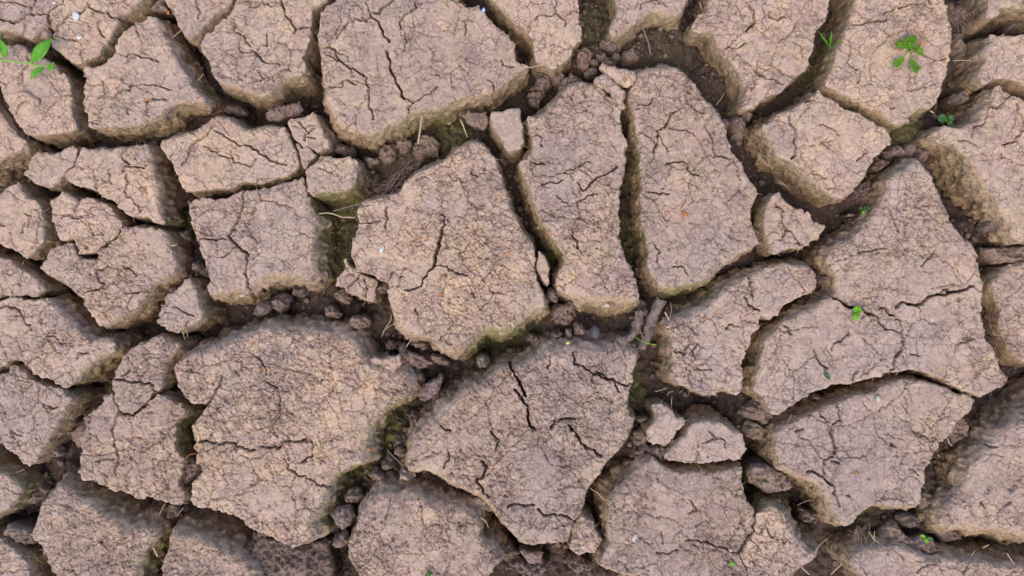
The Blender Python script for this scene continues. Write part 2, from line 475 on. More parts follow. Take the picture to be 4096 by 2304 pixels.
def build_plate(p):
    P = p['P']; st = p['step']
    lo = np.maximum(P.min(0) - st * 2, (-310, -310)); hi = np.minimum(P.max(0) + st * 2, (4406, 2614))
    if st < 3.5:
        xs = AXX[(AXX > lo[0] - 8) & (AXX < hi[0] + 8)]; ys = AXY[(AXY > lo[1] - 8) & (AXY < hi[1] + 8)]
    else:
        xs = np.arange(lo[0], hi[0], st); ys = np.arange(lo[1], hi[1], st)
    cell = inside_rows(P, (xs[:-1] + xs[1:]) / 2, (ys[:-1] + ys[1:]) / 2)
    # remove diagonal-only contacts
    for _ in range(2):
        a = cell[:-1, :-1]; b = cell[:-1, 1:]; c = cell[1:, :-1]; d = cell[1:, 1:]
        sad = (a & d & ~b & ~c) | (~a & ~d & b & c)
        cell[:-1, :-1] |= sad; cell[:-1, 1:] |= sad; cell[1:, :-1] |= sad; cell[1:, 1:] |= sad
    cell[0] = cell[-1] = False; cell[:, 0] = cell[:, -1] = False
    cell = np.pad(cell, ((0, 1), (0, 1)))
    ny, nx = len(ys), len(xs)
    r, c = np.nonzero(cell)
    idx = np.arange(ny * nx).reshape(ny, nx)
    q = np.stack([idx[r, c], idx[r + 1, c], idx[r + 1, c + 1], idx[r, c + 1]], 1)
    # boundary edges, directed as in the faces
    E = []
    up = ~cell[r - 1, c]; dn = ~cell[r + 1, c]; lf = ~cell[r, c - 1]; rt = ~cell[r, c + 1]
    E.append(np.stack([idx[r, c], idx[r + 1, c]], 1)[lf]); E.append(np.stack([idx[r + 1, c], idx[r + 1, c + 1]], 1)[dn])
    E.append(np.stack([idx[r + 1, c + 1], idx[r, c + 1]], 1)[rt]); E.append(np.stack([idx[r, c + 1], idx[r, c]], 1)[up])
    E = np.concatenate(E)
    used, inv = np.unique(q.ravel(), return_inverse=True)
    q = inv.reshape(-1, 4)
    remap = np.full(ny * nx, -1); remap[used] = np.arange(len(used)); E = remap[E]
    X = xs[used % nx].copy(); Y = ys[used // nx].copy()
    nxt = {}
    for a, b in E: nxt.setdefault(int(a), []).append(int(b))
    loops = []
    while nxt:
        s0 = next(iter(nxt)); cur = s0; lp = []
        while cur in nxt:
            lp.append(cur); nb = nxt[cur].pop()
            if not nxt[cur]: del nxt[cur]
            cur = nb
        if len(lp) > 10: loops.append(np.array(lp))
    bi = np.unique(E.ravel())
    A = P; B = np.roll(P, -1, 0)
    D, NX_, NY_ = seg_dist(X[bi], Y[bi], A, B)
    ok = D < np.where((X[bi] > -24) & (X[bi] < 4120) & (Y[bi] > -24) & (Y[bi] < 2328), st * 1.7, 18)
    X[bi[ok]] = NX_[ok]; Y[bi[ok]] = NY_[ok]
    # distance to the rim on a coarse lattice
    cs = 14.0
    gx = np.arange(lo[0] - cs, hi[0] + 2 * cs, cs); gy = np.arange(lo[1] - cs, hi[1] + 2 * cs, cs)
    GX, GY = np.meshgrid(gx, gy)
    GD, _, _ = seg_dist(GX.ravel(), GY.ravel(), A[::2], np.roll(A[::2], -1, 0))
    GD = GD.reshape(GX.shape)
    GI = inside_rows(P, gx, gy); GD = np.where(GI, GD, -GD)
    fx = (X - gx[0]) / cs; fy = (Y - gy[0]) / cs; ix = fx.astype(int); iy = fy.astype(int); fx -= ix; fy -= iy
    rd = (GD[iy, ix] * (1 - fx) + GD[iy, ix + 1] * fx) * (1 - fy) + (GD[iy + 1, ix] * (1 - fx) + GD[iy + 1, ix + 1] * fx) * fy
    rd = np.maximum(rd, 0); rd[bi] = 0
    crumb = p['crumb']
    h, tint = surface(X, Y, crumb)
    h = h * p['rough']
    rim = p['rim'] * (1 + 0.7 * fbm2(X, Y, 90, 2, 131))
    rt_ = np.clip(1 - rd / np.maximum(rim, 3), 0, 1)
    h = h - 1.3 * rt_ ** 2
    if p['loose']:
        h = h - (np.abs(fbm2(X, Y, 22, 2, 147)) * 4 - 1.5) * min(3.0, p['dome'] * 0.25)
    if p['loose'] and p['dome'] > 6:       # broken facets
        rf = np.random.default_rng(int(P[0, 0] * 5 + P[0, 1]) % 9973)
        sz = np.ptp(P, 0).mean() / 2; cm = P.mean(0); fac = np.full(len(X), 99.0)
        for _ in range(5):
            a = rf.uniform(0, 6.28); sl = rf.uniform(0.15, 0.9) * p['dome'] / sz
            fac = np.minimum(fac, -((X - cm[0]) * math.cos(a) + (Y - cm[1]) * math.sin(a)) * sl + rf.uniform(-0.1, 0.35) * p['dome'] * 0.6)
        h = h + np.minimum(fac, 2.0)
    if p['dome']:
        mx = max(rd.max(), 1)
        u = np.clip(rd / mx, 0, 1)
        h = h + p['dome'] * (np.sqrt(np.clip(1 - (1 - u) ** 2, 0, 1)) - 1) * (0.6 if p['loose'] else 1)
        h = h + fbm2(X, Y, 46, 3, 141) * min(7.0, p['dome'] * 0.55) + (0.5 - np.abs(fbm2(X, Y, 20, 2, 143))) * min(3.5, p['dome'] * 0.3)
    mxy = P.mean(0)
    if not p['loose']:       # no two plates have settled quite level
        rt2 = np.random.default_rng(int(abs(mxy[0] * 3 + mxy[1] * 5)) % 7919); tx2, ty2 = rt2.uniform(-1.0, 1.0, 2)
        h = h + np.clip(tx2 * (X - mxy[0]) * 0.01 + ty2 * (Y - mxy[1]) * 0.01, -4, 4)
    h = h + p['tilt'][0] * (X - mxy[0]) * 0.01 + p['tilt'][1] * (Y - mxy[1]) * 0.01
    # traced cracks
    for ctxt, w, dp in p['cracks']:
        C = densify(pts(ctxt), 6, False, 0.75); C = C + np.stack([vn2(C[:, 0], C[:, 1], 11, 61), vn2(C[:, 0], C[:, 1], 11, 63)], 1) * 3.2
        b0 = C.min(0) - 26; b1 = C.max(0) + 26
        m = np.nonzero((X > b0[0]) & (X < b1[0]) & (Y > b0[1]) & (Y < b1[1]))[0]
        if not len(m): continue
        dd, _, _ = seg_dist(X[m], Y[m], C[:-1], C[1:])
        hw = w * Z * 0.46 * (1.0 + 0.6 * vn2(X[m], Y[m], 22, 5)) + 0.3
        h[m] -= 2.0 * dp * (1 - sstep(hw * 0.7, hw + 1.3, dd))
        h[m] += 0.8 * (vn2(X[m], Y[m], 25, 8)) * (1 - sstep(hw, hw + 20, dd))
    # pores
    pores = not p['loose']
    rs = np.random.default_rng(int(abs(mxy[0] * 7 + mxy[1])) % 99991)
    area = len(q) * st * st
    for _ in range(int(area / 16000) * pores):
        k = rs.integers(len(X)); rr = rs.uniform(2.5, 6.0)
        m = np.nonzero((np.abs(X - X[k]) < 12) & (np.abs(Y - Y[k]) < 12))[0]
        h[m] -= 3.5 * (1 - sstep(rr * 0.5, rr + 1, np.hypot(X[m] - X[k], Y[m] - Y[k])))
    Zt = p['z'] + h
    dep = np.zeros(len(X))
    VX = [X]; VY = [Y]; VZ = [Zt]; DP = [dep]; tint = tint + np.random.default_rng(int(abs(P[0, 0]) * 3 + 7)).uniform(-0.32, 0.32); TI = [tint]
    quads = [q]; base = len(X); tris = []
    # walls
    T = p['thick']; nr = max(4, int(round(T / (4.4 if max(p['sp']) > 40 and not p['loose'] else 7.5))))
    bxy = ALL_OUT_CAT
    for lp in loops:
        x = X[lp]; y = Y[lp]; n = len(lp)
        def sm(v, w):
            k = np.ones(2 * w + 1) / (2 * w + 1)
            vv = np.concatenate([v[-w:], v, v[:w]]) if n > w else v
            return np.convolve(vv, k, 'valid') if n > w else v
        w = min(6, max(1, n // 8))
        sx = sm(x, w); sy = sm(y, w)
        tx = np.roll(sx, -2) - np.roll(sx, 2); ty = np.roll(sy, -2) - np.roll(sy, 2)
        L = np.maximum(np.hypot(tx, ty), 1e-6); tx /= L; ty /= L
        nX, nY = -ty, tx                 # plan y points down: outward is to the right of travel
        nX, nY = sm(nX, w), sm(nY, w)
        wn_ = min(max(w, int(max(p['sp']) / 5)), max(1, n // 10)); nX, nY = sm(sm(nX, wn_), wn_), sm(sm(nY, wn_), wn_)
        Ln = np.maximum(np.hypot(nX, nY), 0.35); nX, nY = nX / Ln, nY / Ln
        ww = min(8, max(1, n // 8)); s2x = sm(sm(x, ww), ww); s2y = sm(sm(y, ww), ww)
        # slope by side: up, right, down, left
        u, r_, d_, l_ = [max(v_, 11) if not p['loose'] else v_ for v_ in p['sp']]
        spd = u * np.clip(-nY, 0, 1) ** 2 + d_ * np.clip(nY, 0, 1) ** 2 + r_ * np.clip(nX, 0, 1) ** 2 + l_ * np.clip(-nX, 0, 1) ** 2
        # gap to the neighbours
        mm = (bxy[:, 0] > x.min() - 130) & (bxy[:, 0] < x.max() + 130) & (bxy[:, 1] > y.min() - 130) & (bxy[:, 1] < y.max() + 130) & (bxy[:, 2] != p['id'])
        O = bxy[mm]
        if len(O) and not p['loose']:
            gap = np.empty(n)
            for s in range(0, n, 500):
                gap[s:s + 500] = np.sqrt(((x[s:s + 500, None] - O[:, 0]) ** 2 + (y[s:s + 500, None] - O[:, 1]) ** 2).min(1))
            gap = sm(sm(gap, ww), ww); cap = np.maximum(gap * 0.68 - 2, -4)
            spd = np.minimum(spd, cap)
            spd = sm(spd, min(8, max(1, n // 8)))
        spd = spd * (1 + 0.25 * fbm2(x, y, 120, 2, 151))
        prev = np.arange(base, base + n); base += n      # a crest of its own keeps the rim sharp
        VX.append(x); VY.append(y); VZ.append(Zt[lp]); DP.append(np.full(n, 0.15)); TI.append(tint[lp])
        sw = sm(np.clip(spd / 22, 0, 1), w)
        shp = 0.85 - 0.32 * sw; ztr = sm(sm(Zt[lp], ww), ww)
        for k in range(1, nr + 1):
            t = (k / nr) ** 1.45
            zz = Zt[lp] * max(0, 1 - 12 * t) + ztr * (1 - max(0, 1 - 12 * t)) - T * t
            g = np.minimum(1.0, 0.15 + t * 3.0 + sw * (0.15 + t * 6))
            bx = x * (1 - g) + (s2x * sw + sx * (1 - sw)) * g; by = y * (1 - g) + (s2y * sw + sy * (1 - sw)) * g
            na = min(1.0, 0.15 + t * 2.6)
            am = np.minimum(9.0 + 0.10 * np.abs(spd), 15) * na * min(1.0, T / 20.0 + 0.2)
            z_ = zz / 0.293
            qx = bx + nX * spd * t ** shp; qy = by + nY * spd * t ** shp
            no = fbm3(qx, qy, z_ * 0.8, 60, 2, 1) * 1.0 + (0.45 - np.abs(fbm3(qx, qy, z_ * 0.8, 34, 1, 4)) * 1.5) * 1.0 + vn3(qx, qy, z_, 15, 6) * 0.55 + (0.3 - np.abs(vn3(qx, qy, z_, 22, 16))) * 0.6
            off = spd * (t ** shp) + no * am
            if len(O) and not p['loose']: off = np.minimum(off, np.maximum(gap * 0.75, 1.5))
            VX.append(bx + nX * off); VY.append(by + nY * off)
            vz = zz + (vn3(qx + 70, qy, z_, 44, 7) * 2.6 + (0.4 - np.abs(vn3(qx, qy, z_ + 50, 28, 9)) * 1.4) * (1.2 + 3.2 * np.clip(spd / 60, 0, 1)) + vn3(qx, qy, z_, 13, 8) * 1.8) * na * min(1, T / 20)
            VZ.append(vz)
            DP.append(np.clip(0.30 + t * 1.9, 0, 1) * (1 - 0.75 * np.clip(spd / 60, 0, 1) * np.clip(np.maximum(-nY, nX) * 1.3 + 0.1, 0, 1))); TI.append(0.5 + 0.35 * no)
            cur = np.arange(base, base + n); base += n
            a = prev; b = np.roll(prev, -1); c2 = np.roll(cur, -1)
            quads.append(np.stack([b, a, cur, c2], 1)); prev = cur
        if T < 30:      # close loose pieces underneath
            cxm = np.array([VX[-1].mean()]); VX.append(cxm); VY.append(np.array([VY[-1].mean()])); VZ.append(np.array([VZ[-1].mean()]))
            DP.append(np.ones(1)); TI.append(np.ones(1) * 0.5)
            ci = base; base += 1
            tris.append(np.stack([np.roll(prev, -1), prev, np.full(n, ci)], 1))
    VX = np.concatenate(VX); VY = np.concatenate(VY); VZ = np.concatenate(VZ); DP = np.concatenate(DP); TI = np.concatenate(TI)
    V = np.stack([(VX - CX) * S, (CY - VY) * S, TOP + VZ * 0.001], 1)
    mo = moss_at(VX, VY) * np.clip(0.15 + DP * 2.0, 0, 1)
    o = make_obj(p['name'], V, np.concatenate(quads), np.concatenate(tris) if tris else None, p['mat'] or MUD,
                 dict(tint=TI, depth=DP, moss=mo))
    tag(o, p['label'], p['cat'], p['group'])
    return o


# ----------------------------------------------------------------- the plates of dried mud
plate("A -250,-350 500,-350 470,-60 440,0 405,42 342,84 338,120 332,165 295,195 272,232 235,280 190,262 150,238 80,222 0,205 -250,190",
      "cracked tan mud plate filling the top left corner above the black hollow", sp=(4, 6, 25, 4), crumb=0.12,
      cracks=[("A -80,120 0,130 60,155 110,160 160,125 220,105 335,88", 9, 14), ("A 222,105 230,60 247,20 240,-60", 6, 8), ("A 150,235 160,190 175,165", 4, 5), ("A 0,10 60,0 150,15 230,50", 4, 5)])
plate("A 490,-350 462,-60 447,5 402,52 357,95 363,150 380,210 372,290 378,345 430,365 480,400 530,440 590,425 640,410 700,360 745,310 790,250 800,190 825,140 832,88 900,50 960,15 1010,-30 1120,-350",
      "tan mud plate with white chips on it, second from the left along the top", sp=(4, 12, 30, 4), crumb=0.12,
      cracks=[("A 382,225 440,150 480,95 560,85 600,60 650,30", 7, 9), ("A 700,130 702,200 720,235 740,250", 6, 7), ("A 830,125 760,100 740,70 700,80", 6, 8),
              ("A 380,240 440,255 500,285 560,290", 4, 5), ("A 625,20 650,60 700,80", 7, 6), ("A 560,380 575,340 560,300", 3, 4)])
plate("A -250,350 0,330 60,322 130,318 190,345 240,400 330,425 395,455 430,510 485,560 500,650 500,760 515,850 530,915 420,940 320,940 265,955 215,965 185,925 125,865 85,815 55,760 30,700 0,625 -60,520 -250,430",
      "tan mud plate under the green leafy sprig, with a loose chip on it", sp=(8, 12, 20, 4), crumb=0.15,
      cracks=[("A 140,610 170,560 160,500 100,560", 4, 4), ("A 190,380 200,450 160,490", 4, 4), ("A 110,800 130,750 200,700", 4, 4)])
plate("A -250,500 -60,700 0,790 40,870 110,960 180,1015 140,1050 60,1090 0,1125 -250,1250",
      "narrow pointed end of a mud plate at the left edge, below the leafy sprig's plate", sp=(4, 45, 30, 4), crumb=0.15)
plate("A 1050,100 1110,130 1150,220 1190,320 1240,420 1300,490 1340,570 1400,650 1455,705 1380,712 1300,705 1225,728 1150,780 1070,830 1010,880 960,893 880,880 780,885 700,885 640,908 612,895 608,800 595,740 590,650 588,560 583,495 597,462 650,462 700,468 745,435 785,395 800,340 825,288 850,245 862,215 910,185 965,155 1015,128",
      "large mud plate with a narrow pointed top and greyish right slope, in the upper left", sp=(12, 62, 30, 4), crumb=0.2,
      cracks=[("A 880,385 930,370 980,390 1060,425 1110,440", 6, 8), ("A 805,680 860,650 920,630 930,590", 6, 9), ("A 900,760 910,800", 6, 8),
              ("A 1030,715 1100,700 1170,690", 5, 6), ("A 1040,720 1030,800", 4, 5), ("A 930,610 1020,600 1100,600 1200,640", 4, 5), ("A 690,690 740,640 730,560", 5, 5), ("A 960,180 975,240", 4, 5)])
plate("A 1100,-350 1160,0 1195,60 1235,110 1268,175 1300,235 1350,272 1385,235 1430,172 1490,130 1550,85 1600,40 1635,-10 1680,-350",
      "wedge-shaped mud plate pointing down from the top edge, left of a long dark gap", sp=(4, 14, 30, 4), crumb=0.12,
      cracks=[("A 1390,0 1395,60 1400,130", 4, 6), ("A 1180,90 1270,100", 3, 3)])
plate("A 1715,-350 1668,0 1645,75 1590,130 1530,190 1475,238 1430,275 1413,305 1440,370 1475,430 1505,490 1530,545 1565,580 1640,590 1700,620 1780,650 B 50,660 120,668 160,650 185,600 240,550 310,525 385,520 392,440 398,350 415,270 428,170 432,70 420,50 500,20 560,-20 620,-350",
      "mud plate with a rounded bite out of its lower right corner, in the top row", sp=(4, 8, 34, 12), crumb=0.25,
      cracks=[("A 1655,140 1660,230 1720,245 1750,290 1780,320", 5, 6), ("B 215,0 250,80 290,160 330,195 410,200", 7, 9), ("B 330,195 300,240", 5, 6), ("B 0,50 75,30 150,45 190,40", 4, 5),
              ("B 0,360 60,380 90,430 170,455 220,455", 5, 7), ("B 60,380 70,330 130,310 130,240", 5, 6), ("A 1700,380 1790,370 1850,420", 4, 5), ("A 1700,300 1690,350 1700,380", 4, 4), ("B 80,580 100,540 60,500", 4, 4)])
plate("B 650,-350 610,10 545,45 505,100 485,180 480,260 500,330 520,400 525,500 545,600 565,680 590,760 625,850 700,905 770,925 830,945 900,910 980,870 1090,820 1200,768 1330,738 1420,715 1500,685 1620,665 1740,625 1820,575 1890,510 C 170,490 222,470 180,462 135,440 112,390 108,300 60,240 0,205 B 1690,130 1650,75 1600,45 1540,25 1490,-10 1450,-350",
      "broadest mud plate of the top row, with a long forked crack and tan left flank", sp=(4, 10, 46, 88), crumb=0.30,
      cracks=[("B 1020,0 960,40 910,75 855,100 855,120 900,160 930,230 970,290 975,310", 9, 12), ("B 965,365 990,420 1000,500 1040,580 1075,650 1095,695", 11, 14),
              ("B 855,120 800,150 750,130 700,170 650,220 620,270", 6, 8), ("B 1170,0 1170,50 1090,110 1065,150 1063,215", 5, 7), ("B 1098,220 1105,300 1080,370", 5, 6),
              ("B 560,340 590,350 620,410 680,470 740,495 800,530", 8, 9), ("B 820,530 830,620 840,740 870,800 885,840", 5, 7), ("B 560,620 640,620 690,570 760,600", 5, 7),
              ("B 1520,140 1528,240", 3, 5), ("B 1680,560 1710,600 1730,640", 4, 5), ("B 1095,695 1160,720 1240,680 1330,600", 4, 6), ("B 810,0 830,60 855,100", 4, 6),
              ("B 1460,0 1530,20", 6, 8), ("B 1780,420 1800,460 1870,480", 4, 6), ("B 1110,800 1130,740 1180,710", 4, 5), ("B 540,400 600,410 620,440", 4, 5)])
plate("B 262,872 330,830 400,805 462,790 472,850 490,920 525,975 560,1050 480,1075 440,1045 370,1032 325,1003 295,960 275,910",
      "small square mud block under the bitten plate, its right side a dark slope", cat="mud block", sp=(4, 42, 10, 4), crumb=0.05, rim=8,
      cracks=[("B 345,850 370,900 420,915 450,900", 5, 5), ("B 420,915 370,990 400,960 460,965", 5, 5)])
plate("B 322,1016 375,1049 435,1059 468,1086 440,1112 395,1180 370,1160 345,1090",
      "small chip wedged below the small square mud block", cat="mud block", sp=(3, 8, 6, 3), crumb=0.2, rim=6)
plate("A 1145,985 1180,985 1230,975 1300,945 1370,925 1420,880 1500,835 1545,825 1600,850 1680,880 1740,930 1800,920 B 90,905 160,900 235,905 275,1000 320,1070 355,1175 300,1215 240,1240 150,1272 50,1290 0,1290 A 1690,1300 1560,1335 1420,1355 1310,1360 1290,1290 1245,1200 1205,1130 1165,1060",
      "five-sided mud plate with a grey upper slope, above the vertically split plate", sp=(48, 14, 8, 10), crumb=0.22,
      cracks=[("A 1510,900 1480,935 1420,975 1360,1010 1330,1090 1290,1170", 5, 6), ("A 1520,930 1600,970 1700,1020 1790,1040 1820,1090 B 160,1140 250,1170", 5, 7),
              ("A 1620,1070 1640,1140 1740,1175 1770,1170 1810,1120", 4, 6), ("B 0,1030 50,1080", 4, 6), ("A 1450,1030 1530,1090 1640,1130", 4, 5)])
plate("A 165,1228 205,1158 250,1082 330,1085 420,1072 515,1052 538,1085 524,1160 482,1210 432,1278 350,1348 310,1320 240,1300 215,1265",
      "small mud plate with a pointed left end, in the left part above the middle", sp=(22, 3, 12, 8), crumb=0.1)
plate("A 548,1080 560,1058 640,1052 780,1058 870,1050 960,1035 1035,1002 1055,1050 1062,1130 1080,1230 1090,1340 E 1100,100 1125,190 1157,246 1110,258 1060,235 1000,205 950,190 895,187 850,150 800,110 740,62 700,32 620,5 A 520,1300 450,1264 492,1212 532,1168",
      "wide mud plate tapering to a lower right corner, beside the long straight vertical gap", sp=(28, 34, 8, 4), crumb=0.25,
      cracks=[("A 915,1150 870,1210", 8, 8), ("A 905,1160 990,1190 1050,1180", 6, 7), ("A 905,1230 905,1290 885,1350", 8, 9), ("A 865,1070 870,1120 920,1150", 6, 7), ("A 780,1200 770,1280 800,1300", 5, 6), ("E 880,30 950,100 990,160", 4, 5)])
plate("A -250,1420 0,1370 50,1325 105,1288 135,1310 E 160,30 200,70 255,95 285,160 300,260 318,350 300,380 255,410 235,460 212,505 150,470 80,425 0,395 -250,280",
      "mud plate at the left edge with a straight dark gap running below it", sp=(14, 22, 8, 4), crumb=0.25,
      cracks=[("E 180,260 150,325", 5, 7), ("E 0,265 50,268", 5, 5), ("E 180,180 220,210 200,280", 4, 5)])
plate("E 430,30 480,60 560,95 640,85 720,100 760,140 800,190 855,240 850,285 800,335 750,385 690,455 610,462 545,468 530,430 510,380 490,352 420,368 400,350 385,260 360,180 345,110 390,75",
      "rounded mud plate divided by a dark slit from the heart-shaped plate below it", sp=(22, 10, 2, 6), crumb=0.35,
      cracks=[("E 560,95 545,130 535,190", 4, 6), ("E 430,220 490,200 540,230 580,210", 5, 5)])
plate("E 873,283 920,290 990,280 1060,280 1120,300 1165,340 1200,410 1230,480 1240,560 1200,610 1110,670 1060,700 1020,770 980,830 880,880 820,905 760,950 715,965 650,895 605,850 575,790 535,735 490,687 420,650 365,625 325,585 290,572 318,520 330,465 370,420 440,398 500,390 512,432 535,500 620,505 700,496 712,440 775,398 825,350 855,308",
      "heart-shaped crumbly mud plate pointing down, left of the plate with the long vertical crack", sp=(20, 30, 40, 14), crumb=0.55,
      cracks=[("E 600,735 690,730 740,690 690,660 690,600 760,560", 5, 7), ("E 880,560 940,590 960,610", 6, 6), ("E 900,880 895,820 960,740", 4, 5), ("E 870,740 960,750 1000,735", 5, 5)])
plate("E 1345,636 1380,700 1390,780 1405,860 1410,920 1370,980 1300,1005 1240,1030 1190,1015 1150,985 1108,960 1115,890 1150,830 1210,760 1270,700 1290,670",
      "small teardrop mud block with a dark right side, below the heart-shaped plate's right edge", cat="mud block", sp=(4, 26, 14, 6), crumb=0.45,
      cracks=[("E 1240,840 1290,880 1370,900", 5, 5), ("E 1300,1000 1330,940", 4, 4)])
plate("E -250,380 0,508 70,525 140,565 210,610 265,655 322,718 290,748 240,770 180,762 110,772 50,768 0,772 -250,760",
      "long low mud slab at the left edge under the straight diagonal gap", sp=(10, 20, 2, 4), crumb=0.45)
plate("E -250,800 0,800 60,792 120,787 180,797 240,792 310,768 380,820 430,890 500,980 570,1045 640,1092 720,1080 800,1105 810,1170 740,1180 640,1230 570,1290 520,1350 470,1420 385,1395 370,1370 300,1350 240,1330 190,1285 180,1235 130,1200 80,1205 50,1245 0,1280 -250,1330",
      "large mud plate on the left with a blunt right corner above a forked black crack", sp=(60, 50, 30, 4), crumb=0.45,
      cracks=[("E 0,850 60,840 110,850 160,890 190,950 235,1000", 6, 7), ("E 300,1060 380,1050 440,1110", 5, 6), ("E 530,1220 560,1180 620,1170", 5, 6)])
plate("E -250,1380 0,1328 60,1285 100,1255 150,1275 190,1315 I 215,65 270,95 330,105 400,120 445,122 480,160 508,205 470,240 440,300 400,370 340,450 290,520 255,590 200,665 150,650 100,595 50,545 0,520 -250,430",
      "crumbly mud plate at the left edge below the forked black crack", sp=(4, 22, 20, 4), crumb=0.7,
      cracks=[("I 300,240 350,260 420,250", 6, 6), ("I 60,500 80,420 150,470", 5, 5)])
plate("I -250,620 0,720 60,760 110,820 130,850 100,890 60,950 0,1000 -250,1100",
      "small rounded end of a mud plate at the left edge, in the lower left", sp=(20, 30, 20, 4), crumb=0.35)
plate("E 860,1190 900,1150 960,1115 1050,1080 1130,1062 1200,1085 1250,1110 1240,1140 1180,1190 1150,1230 I 1145,20 1140,100 1128,132 1104,138 1055,187 985,247 938,305 890,296 850,280 835,240 805,190 810,140 780,110 785,60 820,20 E 840,1260",
      "upright mud block with a jagged right corner, topping the tall crumbly plate", cat="mud block", sp=(18, 28, 3, 14), crumb=0.45, tilt=(0, 1.2),
      cracks=[("I 800,50 880,75 940,95 1010,90 1060,95 1110,140", 8, 9), ("E 900,1380 880,1330 920,1290", 5, 5), ("I 985,90 990,20", 5, 5)])
plate("I 1124,150 1170,165 1230,230 1290,240 1310,290 1290,330 1250,370 1240,430 1230,500 1240,570 1300,600 1280,680 1270,720 1240,790 1290,840 1295,945 1220,935 1120,905 1040,900 980,910 910,870 830,850 740,825 660,785 590,760 545,730 565,660 570,560 580,480 605,400 600,350 640,300 700,240 760,180 790,155 805,210 835,292 890,312 945,325 1000,265 1070,202",
      "tall crumbly mud plate with a wavy right edge, left of the giant plate", sp=(10, 12, 6, 16), crumb=0.65,
      cracks=[("I 838,292 820,340 800,420 800,500 825,580 815,650 815,740", 8, 10), ("I 1130,420 1180,460", 5, 5), ("I 660,640 730,640 800,620", 4, 5)])
plate("I 395,800 430,850 500,900 560,920 620,960 690,1000 770,1060 850,1100 880,1150 960,1130 1060,1130 1100,1150 1050,1220 990,1280 960,1350 950,1449 960,1850 450,1850 380,1449 330,1350 290,1270 240,1200 205,1160 240,1090 270,1000 310,930 370,870",
      "very crumbly mud plate with a grey upper slope, lower left, cut by the bottom edge", sp=(95, 52, 10, 20), crumb=0.85)
plate("I 1235,1125 1250,1160 1330,1190 1430,1220 1530,1250 1610,1290 1700,1350 1790,1420 1850,1520 1900,1850 1080,1850 1130,1440 1160,1370 1180,1290 1210,1200",
      "wedge-shaped crumbly mud plate at the bottom edge, below the giant plate in the lower left", sp=(75, 30, 10, 8), crumb=0.6)
plate("E 1250,1290 1258,1245 1300,1210 1400,1180 1500,1150 1600,1130 1700,1085 1800,1050 1900,1025 F 180,1040 250,1045 330,1015 400,1030 480,1060 570,1090 680,1080 720,1110 760,1190 830,1240 930,1290 1010,1330 J 1050,20 1100,80 1112,140 1050,205 960,265 900,320 835,385 785,480 770,560 790,625 690,680 610,715 555,755 525,830 510,900 470,980 420,1050 410,1110 425,1170 370,1225 290,1250 215,1232 150,1195 80,1150 I 1800,1120 1700,1050 1600,992 1480,972 1390,962 1350,925 1362,850 1400,770 1450,700 1402,620 1382,530 1378,430 1395,350 1440,290 1462,242 1370,232 1315,180 1255,110",
      "the giant crackled mud plate of the lower left with a moss green right flank", sp=(92, 74, 14, 6), crumb=0.72,
      cracks=[("I 1405,495 1470,485 1540,515 1640,520 1720,545 1800,555", 9, 13), ("J 90,530 150,550 210,545", 10, 13), ("J 240,490 330,500 395,490", 13, 14), ("J 210,545 220,500 250,490", 6, 8),
              ("J 235,630 260,680 320,720 400,755 450,775 470,810 530,820", 7, 11), ("I 1575,40 1545,110 1520,180 1460,240", 8, 10), ("J 215,200 210,340", 6, 8), ("J 110,90 200,120 210,210", 5, 7),
              ("J 395,490 440,530 430,600 360,650", 6, 7), ("F 30,1180 110,1270 130,1320", 6, 8)])
plate("B 1590,990 1640,1040 1700,1110 1745,1200 1790,1310 F 1830,90 1880,200 1930,320 G 200,370 245,420 250,500 250,600 275,700 300,790 310,840 200,865 140,930 80,975 20,1000 F 1740,995 1665,985 1612,1000 1592,1055 1520,1100 1440,1140 1370,1140 1310,1090 1270,1045 1190,1030 1120,1010 1060,970 1030,890 990,830 975,750 990,690 985,650 900,632 820,600 745,570 720,510 718,430 745,330 765,250 760,170 800,100 870,88 960,85 1040,30 B 1110,1290 1180,1230 1290,1180 1380,1120 1470,1060",
      "great central mud plate with a deep curved crack and a white patch on its left", sp=(46, 18, 78, 10), crumb=0.58,
      cracks=[("F 1345,190 1385,200 1380,260 1365,300", 6, 9), ("F 1362,305 1350,370 1320,430 1305,500 1290,550", 14, 17), ("F 1290,550 1250,600 1215,650 1200,690", 8, 12), ("F 1200,690 1150,720 1090,720", 7, 8),
              ("F 960,140 955,230 945,280", 6, 7), ("F 1300,550 1380,560 1430,600", 4, 6), ("F 1000,610 985,650", 7, 8), ("F 770,250 850,245 920,240", 4, 5), ("B 1560,1200 1600,1260", 4, 5),
              ("F 1160,870 1170,850 1180,900", 5, 6), ("F 1560,740 1590,780", 5, 6), ("F 1450,600 1530,620", 5, 6)])
plate("C 620,605 700,615 760,680 850,740 862,830 868,920 885,1010 895,1110 875,1180 862,1260 855,1340 G 850,60 850,150 842,230 845,330 865,430 895,510 935,600 962,670 970,770 880,775 780,765 690,778 600,765 540,745 470,745 402,735 408,660 435,580 462,510 445,455 400,390 345,300 300,220 255,110 215,0 C 190,1290 155,1210 135,1130 190,1110 225,1060 235,990 220,900 200,830 270,810 330,790 370,740 430,680 480,620 560,590",
      "long mud plate with a flared foot, left of the straight dark gap in the centre", sp=(52, 8, 92, 20), crumb=0.42,
      cracks=[("C 300,1310 370,1290 440,1275", 5, 7), ("C 520,1190 590,1160 650,1150", 5, 7), ("C 640,1300 700,1250 770,1225 840,1170", 7, 9), ("C 540,1290 590,1335 630,1300", 6, 7), ("C 220,1140 310,1155", 6, 7),
              ("G 400,50 430,110 470,120", 5, 6), ("G 520,290 510,340 545,380 550,430", 6, 8), ("G 540,110 620,60 700,50", 4, 5), ("C 440,1220 480,1215 520,1190", 4, 5), ("C 230,960 300,950 290,1040", 8, 4)])
